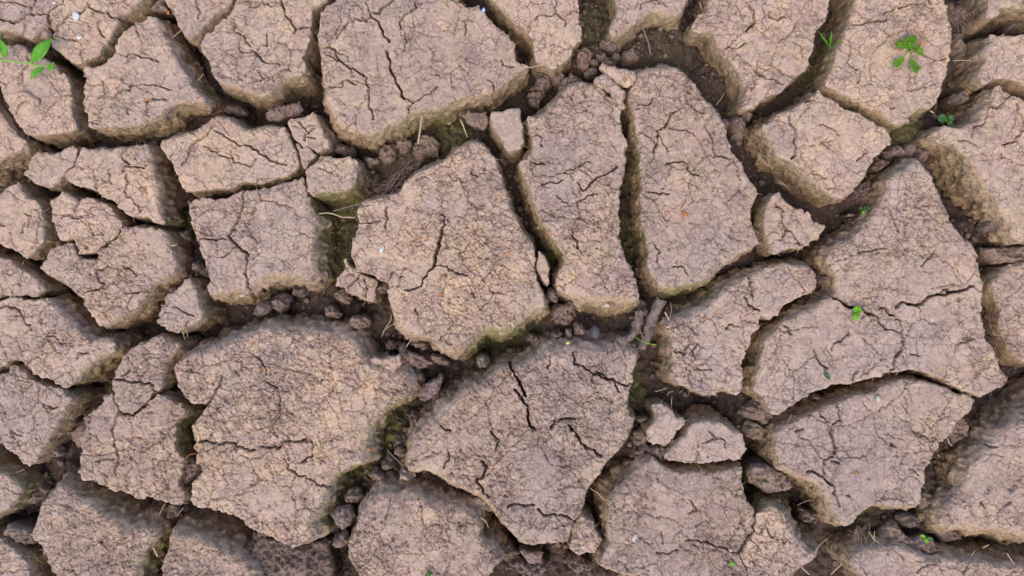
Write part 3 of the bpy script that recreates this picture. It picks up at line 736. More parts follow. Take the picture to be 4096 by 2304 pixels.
plate("C 950,560 975,515 1050,490 1150,500 1250,475 1310,530 1370,600 1430,690 1490,750 1540,830 1590,910 1605,990 1640,1080 1700,1170 1745,1260 1805,1325 G 1812,40 1765,130 1762,230 1795,320 1818,410 1740,440 1640,490 1570,530 1515,600 1450,645 1330,680 1200,710 1130,712 1085,640 1060,580 1040,470 1022,350 1010,200 1003,60 C 1008,1290 1000,1150 985,1000 965,880 945,740 918,650 925,600",
      "longest mud plate, widening downwards, right of the straight dark gap in the centre", sp=(60, 22, 52, 16), crumb=0.48,
      cracks=[("C 1250,790 1210,800 1190,870 1180,905 1110,920", 8, 10), ("C 1110,920 1125,950 1110,1000 1080,1080", 7, 8), ("C 1125,950 1150,1010 1190,1060", 4, 6), ("C 1320,1160 1330,1220 1400,1250", 8, 8),
              ("C 1055,1345 1120,1362 1200,1365", 6, 7), ("C 1450,900 1500,990 1530,1090 1620,1110", 5, 7), ("C 980,750 1050,730 1080,670", 4, 5), ("C 1200,905 1300,910 1380,960", 4, 5), ("C 1190,1160 1300,1140 1320,1160", 5, 6),
              ("C 1320,680 1350,740 1430,790", 5, 6), ("G 1110,520 1130,440 1090,400", 5, 5), ("G 1230,560 1290,550 1330,620", 4, 5)])
plate("C 545,-350 555,0 562,100 575,200 570,285 530,305 510,380 490,420 430,455 360,480 300,455 250,420 235,350 235,270 200,220 140,180 100,130 50,90 0,40 B 1700,0 1620,-350",
      "tongue-shaped mud plate hanging down from the top edge just left of the moist hollow", sp=(4, 12, 16, 16), crumb=0.18,
      cracks=[("C 245,130 270,100 400,95 460,140 460,180", 5, 6), ("C 400,0 395,95", 4, 4)])
plate("C 820,-350 810,0 850,70 840,120 800,180 785,235 800,255 850,225 920,180 975,140 1000,110 1060,85 1130,80 1200,100 1250,100 1300,60 1335,20 1350,-350",
      "mud plate at the top edge with a pointed toe over the moist brown hollow", sp=(4, 20, 40, 4), crumb=0.15,
      cracks=[("C 990,50 1010,20 1080,10 1130,30", 5, 6), ("C 1150,0 1180,40", 4, 5)])
plate("C 1500,-350 1500,0 1480,60 1425,115 1370,160 1355,210 1440,230 1490,205 1530,270 1580,350 1630,440 1700,500 1720,560 1760,620 1745,700 1700,770 1790,750 D 40,735 110,700 200,650 300,590 350,545 410,520 440,400 460,330 480,250 490,190 530,140 560,70 590,0 625,-350",
      "finely crackled mud plate at the top with a left lump and a pointed foot", sp=(4, 10, 10, 22), crumb=0.55,
      cracks=[("C 1740,20 1800,90 1790,180 1740,230", 6, 7), ("C 1610,340 1690,340 1750,290", 5, 6), ("C 1810,510 1860,530 D 65,530 140,550 230,580", 6, 8), ("D 35,60 50,130 20,180", 5, 6), ("D 140,80 150,130 200,150 250,110", 6, 6), ("D 370,400 380,320 320,290", 5, 5), ("D 50,440 60,530", 5, 5)])
plate("D 780,-350 765,0 745,90 720,200 680,240 640,330 625,400 600,480 560,560 548,590 620,630 700,680 780,715 830,750 900,760 950,800 1000,845 1050,870 1110,880 1150,840 1200,770 1290,745 1340,700 1365,640 1385,560 1400,480 1425,400 1440,300 1425,180 1400,100 1405,40 1380,10 1330,-350",
      "big mud plate at the upper right carrying the feathery green weed", sp=(4, 14, 34, 28), crumb=0.33,
      cracks=[("D 730,180 830,165 890,155 980,120", 6, 8), ("D 1290,45 1210,30 1130,35 1050,45 970,80", 5, 6), ("D 1250,-20 1290,45 1300,110", 4, 4), ("D 720,290 715,440 770,500", 4, 5), ("D 770,590 810,540 780,480", 5, 5), ("D 1010,760 1040,740", 5, 5), ("D 1210,370 1330,440 1400,400", 4, 4)])
plate("D 490,625 540,680 600,715 640,760 720,775 790,820 860,850 910,885 960,900 1000,930 1005,990 940,1050 880,1110 860,1180 800,1270 740,1340 690,1380 650,1420 590,1390 530,1340 450,1270 380,1190 320,1145 240,1120 200,1080 180,1000 145,950 115,880 160,850 270,795 370,740 440,690",
      "squarish mud plate set corner-down below the weed's plate, with a broad tan left flank", sp=(22, 14, 16, 42), crumb=0.3,
      cracks=[("D 280,810 290,870 320,920 335,1000 325,1050 295,1120", 8, 10), ("D 490,890 560,905 600,920 640,960", 4, 5), ("D 530,1020 560,1045", 5, 6), ("D 430,700 400,725", 9, 8), ("D 770,1130 820,1080", 5, 5), ("D 430,1230 530,1250", 4, 4)])
plate("D 1740,600 1830,640 1900,680 1960,740 2300,800 H 2300,410 1944,392 1900,370 1870,300 1840,220 1800,150 1760,80 1740,20 D 1700,1370 1670,1290 1640,1230 1600,1180 1570,1130 1520,1060 1470,1020 1385,985 1312,960 1400,885 1490,900 1560,880 1640,850 1690,770 1720,700",
      "large mud plate at the right edge with a tan beak beside the two-leaved seedling", sp=(14, 14, 12, 62), crumb=0.35,
      cracks=[("D 1575,960 1570,920 1600,880 1660,870 1700,770 1790,760", 6, 7), ("D 1790,1030 1870,1000 1930,920 1920,830 1890,740", 6, 8), ("D 1480,995 1570,1000 1600,1030", 4, 5), ("D 1700,740 1750,780 1830,690 1880,650", 4, 5)])
plate("D 1700,245 1790,240 1850,260 1944,250 2300,260 2300,640 1990,620 1900,580 1850,560 1770,550 1730,570 1680,600 1640,590 1630,550 1680,480 1690,410 1670,370 1720,290",
      "mud plate at the right edge between the corner block and the beaked plate", sp=(20, 4, 14, 38), crumb=0.2)
plate("D 1700,-350 1690,0 1670,80 1660,130 1700,135 1750,100 1780,45 1944,30 2300,20 2300,-350",
      "mud block filling the top right corner", cat="mud block", sp=(4, 4, 34, 10), crumb=0.15)
plate("H 195,35 240,80 300,130 360,165 420,185 470,230 535,275 500,330 495,370 455,400 450,425 400,420 300,420 225,450 157,465 155,400 110,300 105,200 120,130 150,70",
      "small triangular mud block with two short cracks, right of the longest plate", cat="mud block", sp=(12, 10, 4, 26), crumb=0.15,
      cracks=[("H 190,110 235,160 240,240 260,310", 7, 8), ("H 245,350 260,310 300,300 340,360 355,400", 6, 8)])
plate("H 20,650 60,610 150,570 260,545 380,550 430,570 470,620 475,710 420,750 350,780 280,820 235,840 225,880 130,935 100,890 G 1840,910 1825,970 1780,1080 1740,1180 1710,1280 1700,1400 1690,1440 K 1670,165 1600,120 1540,160 1490,170 1430,165 1380,150 1300,110 1230,90 G 1215,1380 1200,1300 1240,1230 1230,1150 1210,1060 1180,990 1240,960 1340,920 1450,860 1530,810 1600,740 1680,690 1740,640 1790,640 1850,610",
      "hockey-stick-shaped mud plate, its blunt right arm reaching toward the big three-part plate", sp=(62, 6, 14, 28), crumb=0.5,
      cracks=[("G 1755,610 1770,690 1800,770", 11, 12), ("G 1740,770 1770,830 1840,860", 8, 9), ("G 1380,1200 1370,1140 1410,1100", 5, 5), ("G 1230,1150 1300,1180 1330,1130", 5, 6), ("G 1400,1270 1500,1300", 4, 5), ("G 1590,1000 1640,960 1700,990", 5, 5)])
plate("D 1190,1130 1230,1180 1270,1240 1295,1300 1340,1380 H 1370,130 1420,220 1470,290 1530,370 1590,430 1620,500 1640,600 1650,700 1640,800 1650,930 1680,1050 1720,1140 1760,1230 1800,1300 1840,1340 1840,1380 1750,1420 L 1700,130 1640,190 1600,180 1540,150 1450,90 1380,60 1300,30 1240,10 H 1200,1280 1100,1290 1040,1290 980,1310 900,1350 820,1360 720,1370 600,1385 L 605,95 560,125 470,150 400,190 340,220 260,270 210,292 170,300 140,240 100,170 50,140 H 45,1430 50,1360 80,1270 90,1180 130,1080 200,1010 260,960 330,920 430,880 520,830 570,780 600,770 640,745 620,680 610,600 580,550 540,510 600,450 680,390 760,350 800,300 870,240 920,160 960,60 980,-20 D 960,1290 1000,1260 1110,1220 1150,1180",
      "huge three-lobed mud plate on the right, split by wide cracks, bearing a round-leaved sprout", sp=(52, 26, 16, 34), crumb=0.42,
      cracks=[("H 560,760 640,790 720,845 790,850 850,890 905,912", 17, 22), ("H 905,912 940,970 980,995", 11, 15), ("H 980,995 1050,1020 1085,1050", 5, 8), ("H 930,850 980,860 1010,900 1040,915", 10, 13),
              ("H 1050,850 1080,810 1150,830 1210,830 1260,790 1320,755 1360,765 1430,730 1530,745 1560,710 1600,685", 13, 18), ("H 1345,745 1370,710 1430,715", 6, 7), ("H 1080,930 1075,980 1090,1040 1100,1110 1080,1150 1040,1200 1030,1260 1010,1300", 11, 16),
              ("H 1075,930 1040,915", 6, 8), ("H 990,155 1040,240 1070,310", 6, 9), ("H 450,1150 490,1180 500,1250 550,1280", 9, 10), ("H 700,990 705,1050 660,1090 600,1120 585,1150", 5, 8), ("H 1330,420 1290,490 1230,550", 6, 7),
              ("H 260,980 310,1040", 8, 8), ("H 1470,290 1530,350 1540,400", 5, 5), ("H 1600,1070 1480,1110 1460,1170", 4, 5), ("H 740,1350 770,1310", 6, 6), ("H 1140,1180 1200,1200 1190,1150", 4, 5), ("H 790,450 900,445 980,420", 5, 5)])
plate("L 210,425 300,388 400,330 500,280 610,240 700,205 800,172 900,150 960,112 1020,82 1100,65 1200,78 1300,98 1400,125 1500,162 1625,215 1590,265 1540,320 1480,360 1440,410 1410,460 1370,510 1340,570 1310,640 1260,720 1232,790 1215,880 1192,970 1100,955 1000,950 930,935 860,950 800,995 740,1050 690,1085 640,1060 600,1000 580,920 545,850 490,790 420,750 330,720 250,680 215,600 205,500",
      "big fan-shaped mud plate in the lower right with a crack winding down its left side", sp=(30, 10, 46, 46), crumb=0.36,
      cracks=[("L 620,200 640,265 650,350 590,380", 9, 10), ("L 580,420 595,500 625,550 605,575", 13, 14), ("L 605,600 550,640 530,680 520,740", 8, 10), ("L 410,710 470,725 530,750 590,800 600,850 625,900 630,960", 10, 12),
              ("L 1115,190 1125,300", 6, 7), ("L 1150,430 1230,440 1300,490 1350,505", 5, 6), ("L 490,300 560,360", 4, 5), ("L 1020,520 1035,530", 18, 7), ("L 600,650 650,650", 6, 7), ("L 1140,690 1210,745", 4, 5), ("L 340,430 380,410", 8, 6), ("L 700,880 720,890", 10, 5)])
plate("K 1085,620 1160,660 1220,720 1300,715 1400,720 1500,725 1600,705 1700,690 1715,760 1735,850 1760,940 1805,1005 1795,1090 1775,1160 1735,1220 1680,1285 1695,1330 1738,1390 1745,1850 1050,1850 980,1440 900,1420 800,1400 720,1380 700,1330 740,1290 770,1200 760,1100 780,1000 800,920 850,850 920,790 990,730 1040,670",
      "large mud plate at the bottom centre right, under the half-moon slab", sp=(48, 6, 40, 72), crumb=0.52,
      cracks=[("K 1290,1190 1400,1190 1470,1220 1560,1260 1680,1290", 6, 8), ("K 1100,1280 1200,1290 1260,1260", 5, 6), ("K 1140,1140 1150,1200", 4, 5), ("K 1360,930 1390,990 1330,1010", 4, 5), ("K 1380,1110 1430,1080", 5, 5)])
plate("L 58,1010 110,975 190,970 240,1020 270,1100 300,1150 360,1230 420,1290 465,1310 400,1370 300,1430 260,1600 200,1850 -5,1850 -8,1390 -55,1335 -70,1292 -15,1230 25,1165 50,1090",
      "mud plate at the bottom with a grey-green right slope and a crack along its left", sp=(44, 88, 14, 4), crumb=0.45,
      cracks=[("L 130,1090 160,1180 200,1180", 6, 6), ("L 110,1100 60,1160", 4, 5), ("L 60,1340 0,1360", 4, 4)])
plate("K 590,1010 620,1050 665,1080 660,1120 700,1160 720,1200 700,1240 680,1280 620,1290 560,1310 500,1270 480,1240 500,1200 510,1130 540,1060",
      "small crumbling mud piece wedged between two big plates at the bottom centre", cat="mud block", name="mud_fragment", sp=(14, 14, 14, 6), crumb=0.65, z=-3, dome=4)
plate("G 120,1290 200,1270 270,1220 350,1180 440,1170 550,1160 620,1145 720,1165 820,1160 900,1165 975,1155 965,1220 940,1290 935,1390 K 935,100 918,200 912,280 945,340 925,430 880,500 830,570 760,635 690,720 640,800 610,880 580,960 555,1025 510,1055 500,1130 475,1210 380,1205 280,1215 180,1210 120,1170 60,1080 20,1035 J 1760,1010 1710,930 1670,890 1600,865 1500,830 1400,785 1340,735 1240,690 1160,705 1110,675 1130,610 1160,530 1210,450 1290,380 1360,310 1420,250 1480,190 1580,150 1690,110 1740,60 G 20,1290 70,1265",
      "large kite-shaped mud plate in the lower middle with a long slanting crack near its top", sp=(88, 26, 30, 62), crumb=0.58,
      cracks=[("G 30,1240 90,1280 120,1350 150,1420 K 140,80 170,180", 14, 18), ("K 100,140 150,200 185,270 195,350 240,430", 14, 17), ("K 345,420 380,360 450,335 520,345", 12, 10), ("K 490,390 550,480 620,540 710,610", 12, 14),
              ("K 670,5 720,15 770,50 800,70 840,140", 6, 8), ("K 60,960 120,950 200,965 240,945", 9, 12), ("K 270,985 320,1020 430,1010 500,1040", 10, 13), ("J 1620,650 1665,670 1640,730 1605,780 1640,840 1690,890", 11, 14),
              ("G 530,1170 530,1250 660,1320 760,1350 850,1390 930,1400", 7, 9), ("G 350,1200 350,1280", 5, 6), ("J 1370,690 1400,620 1410,580", 6, 8), ("J 1350,390 1410,430", 8, 7), ("J 1700,420 1760,490 1740,560", 6, 8), ("K 930,300 920,260", 9, 9), ("G 660,1320 650,1380", 4, 5)])
plate("J 940,900 1060,930 1190,900 1260,950 1360,1000 1500,990 1600,1050 1630,1110 1600,1180 1680,1240 1770,1340 1700,1420 1600,1520 1500,1850 800,1850 770,1430 700,1330 695,1230 740,1150 770,1080 790,1000 860,940",
      "round-topped crumbly mud plate at the bottom edge, right of the giant plate", sp=(84, 44, 10, 16), crumb=0.85)
plate("K 1105,232 1160,260 1230,290 1260,335 1330,345 1290,390 1250,400 1240,450 1210,490 1150,525 1100,505 1045,490 1050,430 1090,370 1105,320 1085,270",
      "small pinkish mud chunk standing just left of the half-moon slab", cat="mud block", name="mud_fragment", sp=(8, 14, 6, 8), crumb=0.1, z=-2)
plate("K 1320,390 1400,375 1490,360 1560,380 1640,430 1700,440 1735,500 1740,550 1720,600 1715,640 1650,640 1600,630 1500,655 1400,650 1300,640 1220,645 1180,620 1165,590 1210,560 1250,520 1280,470 1320,440",
      "half-moon mud slab with a straight dark slot under its lower edge, lower right of centre", sp=(42, 8, 2, 8), crumb=0.12, z=3,
      cracks=[("K 1480,430 1530,470 1580,490 1590,540", 4, 5), ("K 1420,510 1500,500 1530,480", 5, 5)])
plate("L 2300,150 1944,350 1850,400 1790,460 1740,500 1700,570 1640,620 1600,720 1550,790 1510,860 1470,940 1420,1000 1370,1060 1420,1095 1500,1105 1600,1095 1700,1110 1800,1105 1944,1140 2300,1150",
      "pale mud plate in the lower right corner with a broad brown left slope", sp=(60, 4, 108, 66), crumb=0.42,
      cracks=[("L 1640,940 1665,970", 12, 7), ("L 1700,560 1760,540", 6, 7), ("L 1820,960 1860,930", 8, 7), ("L 1690,860 1700,820", 5, 6)])
plate("L 720,1340 780,1290 850,1275 950,1262 1040,1240 1100,1280 1180,1290 1250,1335 1340,1362 1400,1335 1500,1350 1600,1360 1700,1380 1800,1390 1944,1400 2300,1420 2300,1850 900,1850 850,1480 780,1430",
      "mud plate cut by the bottom edge at the lower right, under the root tuft", sp=(50, 4, 10, 20), crumb=0.4,
      cracks=[("L 1530,1370 1525,1449", 8, 10), ("L 1200,1420 1230,1380 1330,1370", 6, 7)])
plate("I -250,1120 0,1200 60,1260 130,1300 180,1380 210,1449 300,1850 -250,1850",
      "crumbly mud plate filling the bottom left corner", sp=(10, 20, 4, 4), crumb=0.75)
plate("H 1860,560 1944,540 2300,480 2300,1250 1944,1230 1880,1150 1830,1050 1800,950 1790,850 1750,750 1730,680 1780,630",
      "low rough brownish mud plate at the right edge beside the huge three-lobed plate", sp=(26, 4, 26, 20), crumb=0.6, z=-14, dome=6)
plate("F 690,550 760,590 820,630 900,655 895,740 865,805 800,780 720,750 660,720 595,690 620,640 650,590 680,500",
      "pinkish tilted mud block leaning against the lower left of the central plate", cat="mud block", name="mud_fragment", sp=(4, 8, 16, 8), crumb=0.1, z=-10, tilt=(-2.5, -1.0),
      cracks=[("F 690,710 750,650 765,610", 5, 4), ("F 790,640 820,710 800,770", 5, 4)])
plate("G 268,460 330,510 355,570 345,640 330,700 305,650 282,590 266,520", "thin lens-shaped sliver beside the right edge of the central plate", cat="mud sliver", name="mud_fragment", sp=(2, 10, 12, 2), crumb=0.2, z=-4, rim=6)
plate("B 1705,822 1800,778 1880,758 1912,760 1925,850 1935,900 1928,1000 1900,1050 1825,1062 1790,1030 1760,950 1725,880",
      "small upright mud block alone in the gap left of the long central plates", cat="mud block", sp=(6, 6, 14, 22), crumb=0.1, rim=8)
plate("B 405,1190 470,1125 530,1100 610,1135 700,1110 750,1130 745,1220 715,1305 620,1355 500,1370 440,1392 415,1320 390,1250",
      "mud block with a grey sloping face on the vertically split plate's upper right corner", cat="mud block", sp=(10, 26, 26, 4), crumb=0.1, z=4, tilt=(-3, 0))
plate("E 1318,90 1400,85 1500,88 1590,78 1660,50 1720,22 1830,0 B 100,1325 210,1308 300,1270 370,1242 385,1290 404,1350 428,1440 F 440,150 450,220 442,320 435,420 438,520 445,600 440,655 400,640 330,622 250,600 180,600 110,610 50,640 0,655 E 1750,700 1680,708 1600,722 1500,748 1478,700 1460,600 1442,500 1405,380 1372,250 1340,150",
      "square mud plate split top to bottom by a winding crack, with a green right wall", sp=(6, 56, 62, 16), crumb=0.5,
      cracks=[("E 1722,10 1712,120 1690,200 1665,270 1625,350", 10, 15), ("E 1625,350 1680,420 1740,480", 13, 15), ("E 1740,480 1740,560 1725,620 1755,700", 8, 11), ("E 1410,360 1500,358 1600,365", 5, 7), ("E 1580,500 1640,440 1690,410", 5, 6)])
# ----------------------------------------------------------------- loose pieces and clods
def blob(txt, rx, ry, rot=0.0, n=9, jit=0.30):
    c = one(txt); rs = random.Random(int(c[0] * 3 + c[1])); out = []
    for k in range(n):
        a = 2 * math.pi * k / n; q = 1 + rs.uniform(-jit, jit)
        u = rx * q * math.cos(a); v = ry * q * math.sin(a); cr, sr = math.cos(math.radians(rot)), math.sin(math.radians(rot))
        out.append((c[0] + u * cr - v * sr, c[1] + u * sr + v * cr))
    return np.array(out)


def piece(outline, label, z, thick=12, dome=4, mat=None, cat="mud flake", name="mud_flake", crumb=0.35, tilt=(0, 0), group=None, sp=(3, 3, 3, 3)):
    plate(outline, label, cat=cat, name=name, sp=sp, crumb=crumb, z=z, thick=thick if thick < 15 else 88 + z, dome=dome, step=3.6, mat=mat, rim=5, amp=0.9, tilt=tilt, group=group, rough=0.8, loose=True)


def clod(where, rx, ry, rot, label, z=-28, h=22, mat=None, cat="soil clod", name="soil_clod", group=None):
    o = blob(where, rx, ry, rot) if rx else where
    plate(o, label, cat=cat, name=name, sp=(4, 4, 4, 4), crumb=0.75, z=z, thick=88 + z, dome=h, step=3.6, mat=mat or CLOD, rim=6, amp=1.0, group=group, rough=1.0, loose=True)


piece("C 700,465 760,460 850,492 940,492 950,530 930,590 882,618 820,570 750,512", "upper of two tan flakes bridging the top of the central gap", 8, 9, 3, MUD)
piece("C 690,540 742,520 812,580 878,640 888,720 893,765 840,730 770,645 682,580", "lower of two tan flakes lying across the top of the central gap", 7, 9, 3, MUD)
piece("A 140,655 180,650 215,668 240,690 272,700 262,735 235,738 190,710 150,692", "thin chip lying loose on the plate below the leafy sprig", 6, 5, 2, MUD, cat="mud chip")
piece("A 315,192 340,220 365,250 330,270 283,277 290,235", "small triangular chip between the two cracked plates in the top left corner", -4, 28, 3, MUD, cat="mud chip")
piece("A 230,300 262,290 290,330 300,400 250,395 215,340", "grey lump behind the largest leaf of the sprig", -14, 28, 8, MUD)
piece("A 1040,42 1100,8 1150,-30 1170,60 1130,68 1080,60", "brown flake in the gap at the top edge, between the speckled and the wedge plates", -14, 24, 4, CLOD)
piece("B 110,775 180,750 260,722 350,715 370,752 340,800 250,832 130,845 115,810", "brick-shaped pinkish fragment in the hollow under the bitten plate", -14, 26, 5, RED, cat="mud block")
piece("B 1470,800 1560,785 1672,782 1680,890 1640,930 1570,890 1500,830", "flat reddish flake lying low in the gap beneath the broadest top plate", -24, 10, 2, RED, tilt=(0, -2))
piece("F 840,1212 880,1192 960,1212 1060,1192 1070,1260 1010,1310 950,1272 870,1232", "pale jagged flake at the upper right of the giant plate", -6, 10, 4, MUD)
piece("F 1130,1180 1200,1195 1300,1245 1220,1280 1160,1270 1125,1220", "reddish flake in the crevice just below the central plate", -22, 8, 2, RED)
piece("J 1185,205 1220,115 1300,60 1350,20 1345,110 1290,180 1240,215", "pinkish folded flake standing in the crevice right of the giant plate", -12, 22, 6, RED)
piece("K 1190,520 1240,475 1282,482 1270,530 1210,555", "small red flake tucked in beside the half-moon slab", -6, 10, 2, RED)
piece("K 150,1265 230,1275 300,1280 295,1370 220,1350 180,1320", "pinkish flake hanging under the bottom of the kite-shaped plate", -16, 20, 3, RED)
piece("J 1565,895 1640,885 1690,910 1700,1000 1640,1010 1580,975", "grey chip bridging the gap under the lower left edge of the kite-shaped plate", -18, 20, 4, CLOD)
piece("J 2,1165 120,1190 250,1262 400,1242 500,1215 545,1235 545,1330 560,1400 570,1500 560,1800 170,1800 120,1500 0,1400 -60,1300", "long low grey slab under the foot of the giant plate", -18, 30, 14, CLOD, cat="mud slab", name="mud_slab", crumb=0.5)
piece("J 580,1020 620,960 700,965 730,1030 715,1110 650,1145 590,1100", "grey rounded lump right of the giant plate's foot", -12, 28, 12, CLOD, cat="soil clod", name="soil_clod")
piece("J 560,1200 610,1160 680,1150 690,1230 640,1275 570,1262", "brown knobbly lump between the giant plate and the round-topped plate", -16, 28, 14, CLOD, cat="soil clod", name="soil_clod")
piece("L 5,722 50,668 110,655 180,690 250,722 300,765 332,812 270,850 210,862 160,885 90,845 20,805", "large rounded grey lump below the left end of the fan-shaped plate", -8, 29, 16, CLOD, cat="soil clod", name="soil_clod", crumb=0.3)
piece("I 20,1140 60,1090 120,1095 200,1120 230,1180 215,1260 150,1262 80,1230 30,1180", "big lumpy clod near the bottom left corner", -10, 29, 16, CLOD, cat="soil clod", name="soil_clod", crumb=0.4)
piece("H 1680,410 1760,430 1850,420 1944,418 2250,430 2250,520 1944,532 1800,545 1730,520 1690,470", "crumbly ledge at the right edge under the beaked plate", -22, 29, 12, CLOD, cat="mud ledge", name="mud_ledge", crumb=0.6)
piece("L 940,1150 1000,1080 1060,1070 1110,1150 1200,1200 1290,1190 1400,1240 1420,1300 1320,1330 1200,1270 1100,1240 1040,1215 940,1230", "grey crumbly ledge above the bottom right plate, under the three-leaved sprout", -14, 29, 14, CLOD, cat="mud ledge", name="mud_ledge", crumb=0.7)
piece("I 600,355 590,470 560,530 505,490 490,445", "reddish triangular flake left of the tall crumbly plate", -22, 14, 3, RED)
piece("I 1300,610 1400,640 1440,700 1350,760 1290,840 1255,800 1290,700", "brown broken ledge in the notch left of the giant plate", -16, 29, 8, RED, cat="mud ledge", name="mud_ledge")
clod("J 1100,730", 48, 32, 10, "pinkish knob at the left tip of the kite-shaped plate", -14, 16, MUD)
clod("J 970,655", 30, 42, 0, "dark clod right of the moss green flank's lower end", -24, 20)
clod("J 735,895", 32, 38, 20, "dark angular clod below the mossy flank of the giant plate", -24, 16)
clod("J 885,745", 28, 26, 0, "small greenish clod between the giant plate and the kite-shaped plate", -22, 14)
clod("J 1160,350", 30, 38, 20, "brown clod in the crevice between the giant and the kite-shaped plates", -30, 18)
clod("J 1140,480", 34, 40, 0, "brown clod beside the left flank of the kite-shaped plate", -26, 18)
clod("J 1060,570", 28, 30, 0, "angular clod at the inner end of the thin root by the mossy flank", -30, 16)
clod("J 1040,500", 16, 16, 0, "small clod above the thin root by the mossy flank", -30, 12)
clod("G 460,885", 44, 48, 20, "pinkish lumpy clod under the foot of the flared long plate", -18, 20, RED)
clod("G 565,1000", 22, 36, -30, "oblong pale clod left of the grey pebble", -20, 14)
clod("G 400,1040", 24, 30, 30, "dark reddish clod in the gap above the kite-shaped plate", -28, 16, RED)
clod("G 490,1030", 18, 20, 0, "small crumb clod beside the oblong pale clod", -24, 12)
clod("G 235,1075", 30, 22, 0, "brown clod under the lower flank of the central plate", -32, 14)
clod("G 1030,885", 18, 22, 0, "small round clod between the two thick soil-coated roots", -22, 14)
clod("G 1020,830", 26, 24, 0, "brown clod at the top end of the thick soil-coated roots", -28, 14)
clod("G 370,770", 24, 34, -20, "small pinkish block under the lens-shaped sliver", -18, 14, RED)
clod("C 785,315", 28, 26, 20, "pinkish knobbly clod in the moist hollow under the pointed toe", -24, 16)
clod("C 600,400", 30, 44, 20, "pinkish flaky clod right of the tongue-shaped plate's tip", -22, 16, RED)
clod("C 732,382", 24, 20, 0, "pale clod in the middle of the rubble above the long central plates", -22, 14)
clod("C 820,395", 26, 24, 30, "angular clod just above the bridging flakes", -22, 14)
clod("C 945,385", 40, 30, -10, "grey lump above the top of the longest plate", -26, 18)
clod("C 680,425", 20, 18, 0, "small dark clod in the rubble above the bridging flakes", -26, 14)
clod("C 780,438", 36, 16, 0, "grey ridge of soil touching the upper bridging flake", -12, 12)
clod("C 300,580", 44, 34, 0, "brown rounded clod right of the broadest top plate's tip", -26, 18)
clod("C 410,540", 34, 26, -20, "dark clod above the shoulder of the flared long plate", -28, 14)
clod("C 640,500", 30, 22, -30, "grey clod left of the bridging flakes", -22, 14)
clod("C 500,560", 50, 26, -20, "grey soil ridge on the shoulder of the flared long plate", -14, 14)
clod("C 260,660", 34, 16, 0, "flat brown clod in the gap above the lone upright block", -34, 12)
clod("C 250,710", 28, 20, 0, "greenish clod in the gap above the lone upright block", -36, 12)
clod("C 1600,870", 28, 36, 0, "brown clod touching the right shoulder of the longest plate", -24, 18)
clod("C 1700,890", 40, 52, 10, "big brown clod left of the corner-down plate", -20, 20)
clod("C 1750,800", 26, 24, 0, "small brown clod above the big one left of the corner-down plate", -26, 14)
clod("C 1550,790", 14, 30, 0, "thin brown clod on the right shoulder of the longest plate", -22, 12)
clod("D 1050,1050", 36, 28, 0, "yellowish clod in the dark hollow below the corner of the weed's plate", -24, 20)
clod("D 1140,1050", 34, 36, 0, "knobbly clod in the hollow right of the corner-down plate", -24, 20)
clod("D 1250,1060", 36, 40, 0, "reddish clod left of the beaked plate", -28, 18, RED)
clod("D 960,1150", 30, 26, 0, "dark clod in the hollow right of the corner-down plate's edge", -34, 14)
clod("D 930,1310", 26, 22, 0, "reddish clod by the top of the huge three-lobed plate", -22, 14, RED)
clod("D 1520,680", 26, 40, 0, "pale brown clod on the left shoulder of the beaked plate", -22, 14)
clod("D 1570,510", 22, 16, 0, "reddish clod in the gap right of the weed's plate", -28, 12)
clod("D 1490,300", 36, 60, 0, "large soft brown clod in the gap right of the weed's plate", -32, 14)
clod("D 1480,60", 70, 30, 10, "pinkish crumbly lump in the gap by the top right corner block", -24, 16, RED)
clod("D 1860,180", 20, 24, 0, "small clod in the dark hollow under the top right corner block", -28, 14)
clod("B 1240,1030", 54, 48, 0, "rounded dark lump in the hollow between the broadest and the central plates", -34, 14)
clod("B 1080,1020", 34, 34, 0, "dark lump left of the rounded one in the central hollow", -36, 12)
clod("B 980,1080", 44, 38, 0, "brown crumbly lump above the fibrous dry stems", -36, 12)
clod("B 860,1130", 36, 30, 0, "brown lump in the hollow right of the grey-faced block", -36, 12)
clod("F 330,730", 34, 28, 0, "dark clod under the foot of the vertically split plate", -28, 16)
clod("F 200,820", 50, 36, 0, "low brown clod on the upper slope of the giant plate", -30, 14)
clod("F 640,770", 40, 34, 20, "greenish lump under the pinkish tilted block", -32, 14)
clod("F 760,950", 40, 30, 0, "pinkish clod at the upper right of the giant plate", -16, 14)
clod("F 1090,1190", 26, 50, -10, "upright clod left of the reddish flake below the central plate", -20, 16)
clod("F 1180,1110", 44, 22, 20, "mossy clod under the lower edge of the central plate", -26, 14)
clod("F 1340,1230", 36, 28, 30, "mottled greenish clod below the central plate's lowest point", -24, 14)
clod("F 1130,1330", 28, 50, 10, "brown clod in the crevice beside the pale jagged flake", -24, 16)
clod("F 1640,1240", 30, 24, 0, "bluish grey lump at the upper left corner of the kite-shaped plate", -6, 12)
clod("F 930,700", 26, 34, 0, "brown chip under the notch of the central plate", -22, 14, RED)
clod("E 1240,1000", 20, 22, 0, "small clod under the teardrop block", -32, 10)
clod("E 1380,560", 26, 26, 0, "rounded clod in the long vertical gap, above the teardrop block", -28, 14)
clod("E 1240,200", 26, 28, 0, "brown clod near the top of the long vertical gap", -32, 14)
clod("E 1290,330", 24, 28, 0, "brown clod half way down the long vertical gap", -32, 14)
clod("E 1440,590", 26, 30, 0, "dark clod right of the teardrop block's tip", -30, 14)
clod("E 1210,740", 20, 24, 0, "small dark clod between the heart-shaped plate and the teardrop block", -28, 12)
clod("I 1190,1010", 46, 32, 0, "dark rounded clod above the wedge-shaped plate at the bottom", -32, 16)
clod("I 1230,220", 30, 40, 30, "brown clod in the gap left of the giant plate", -24, 16)
clod("I 380,570", 30, 30, 0, "dark root-tangled clod in the lower left gap", -34, 12)
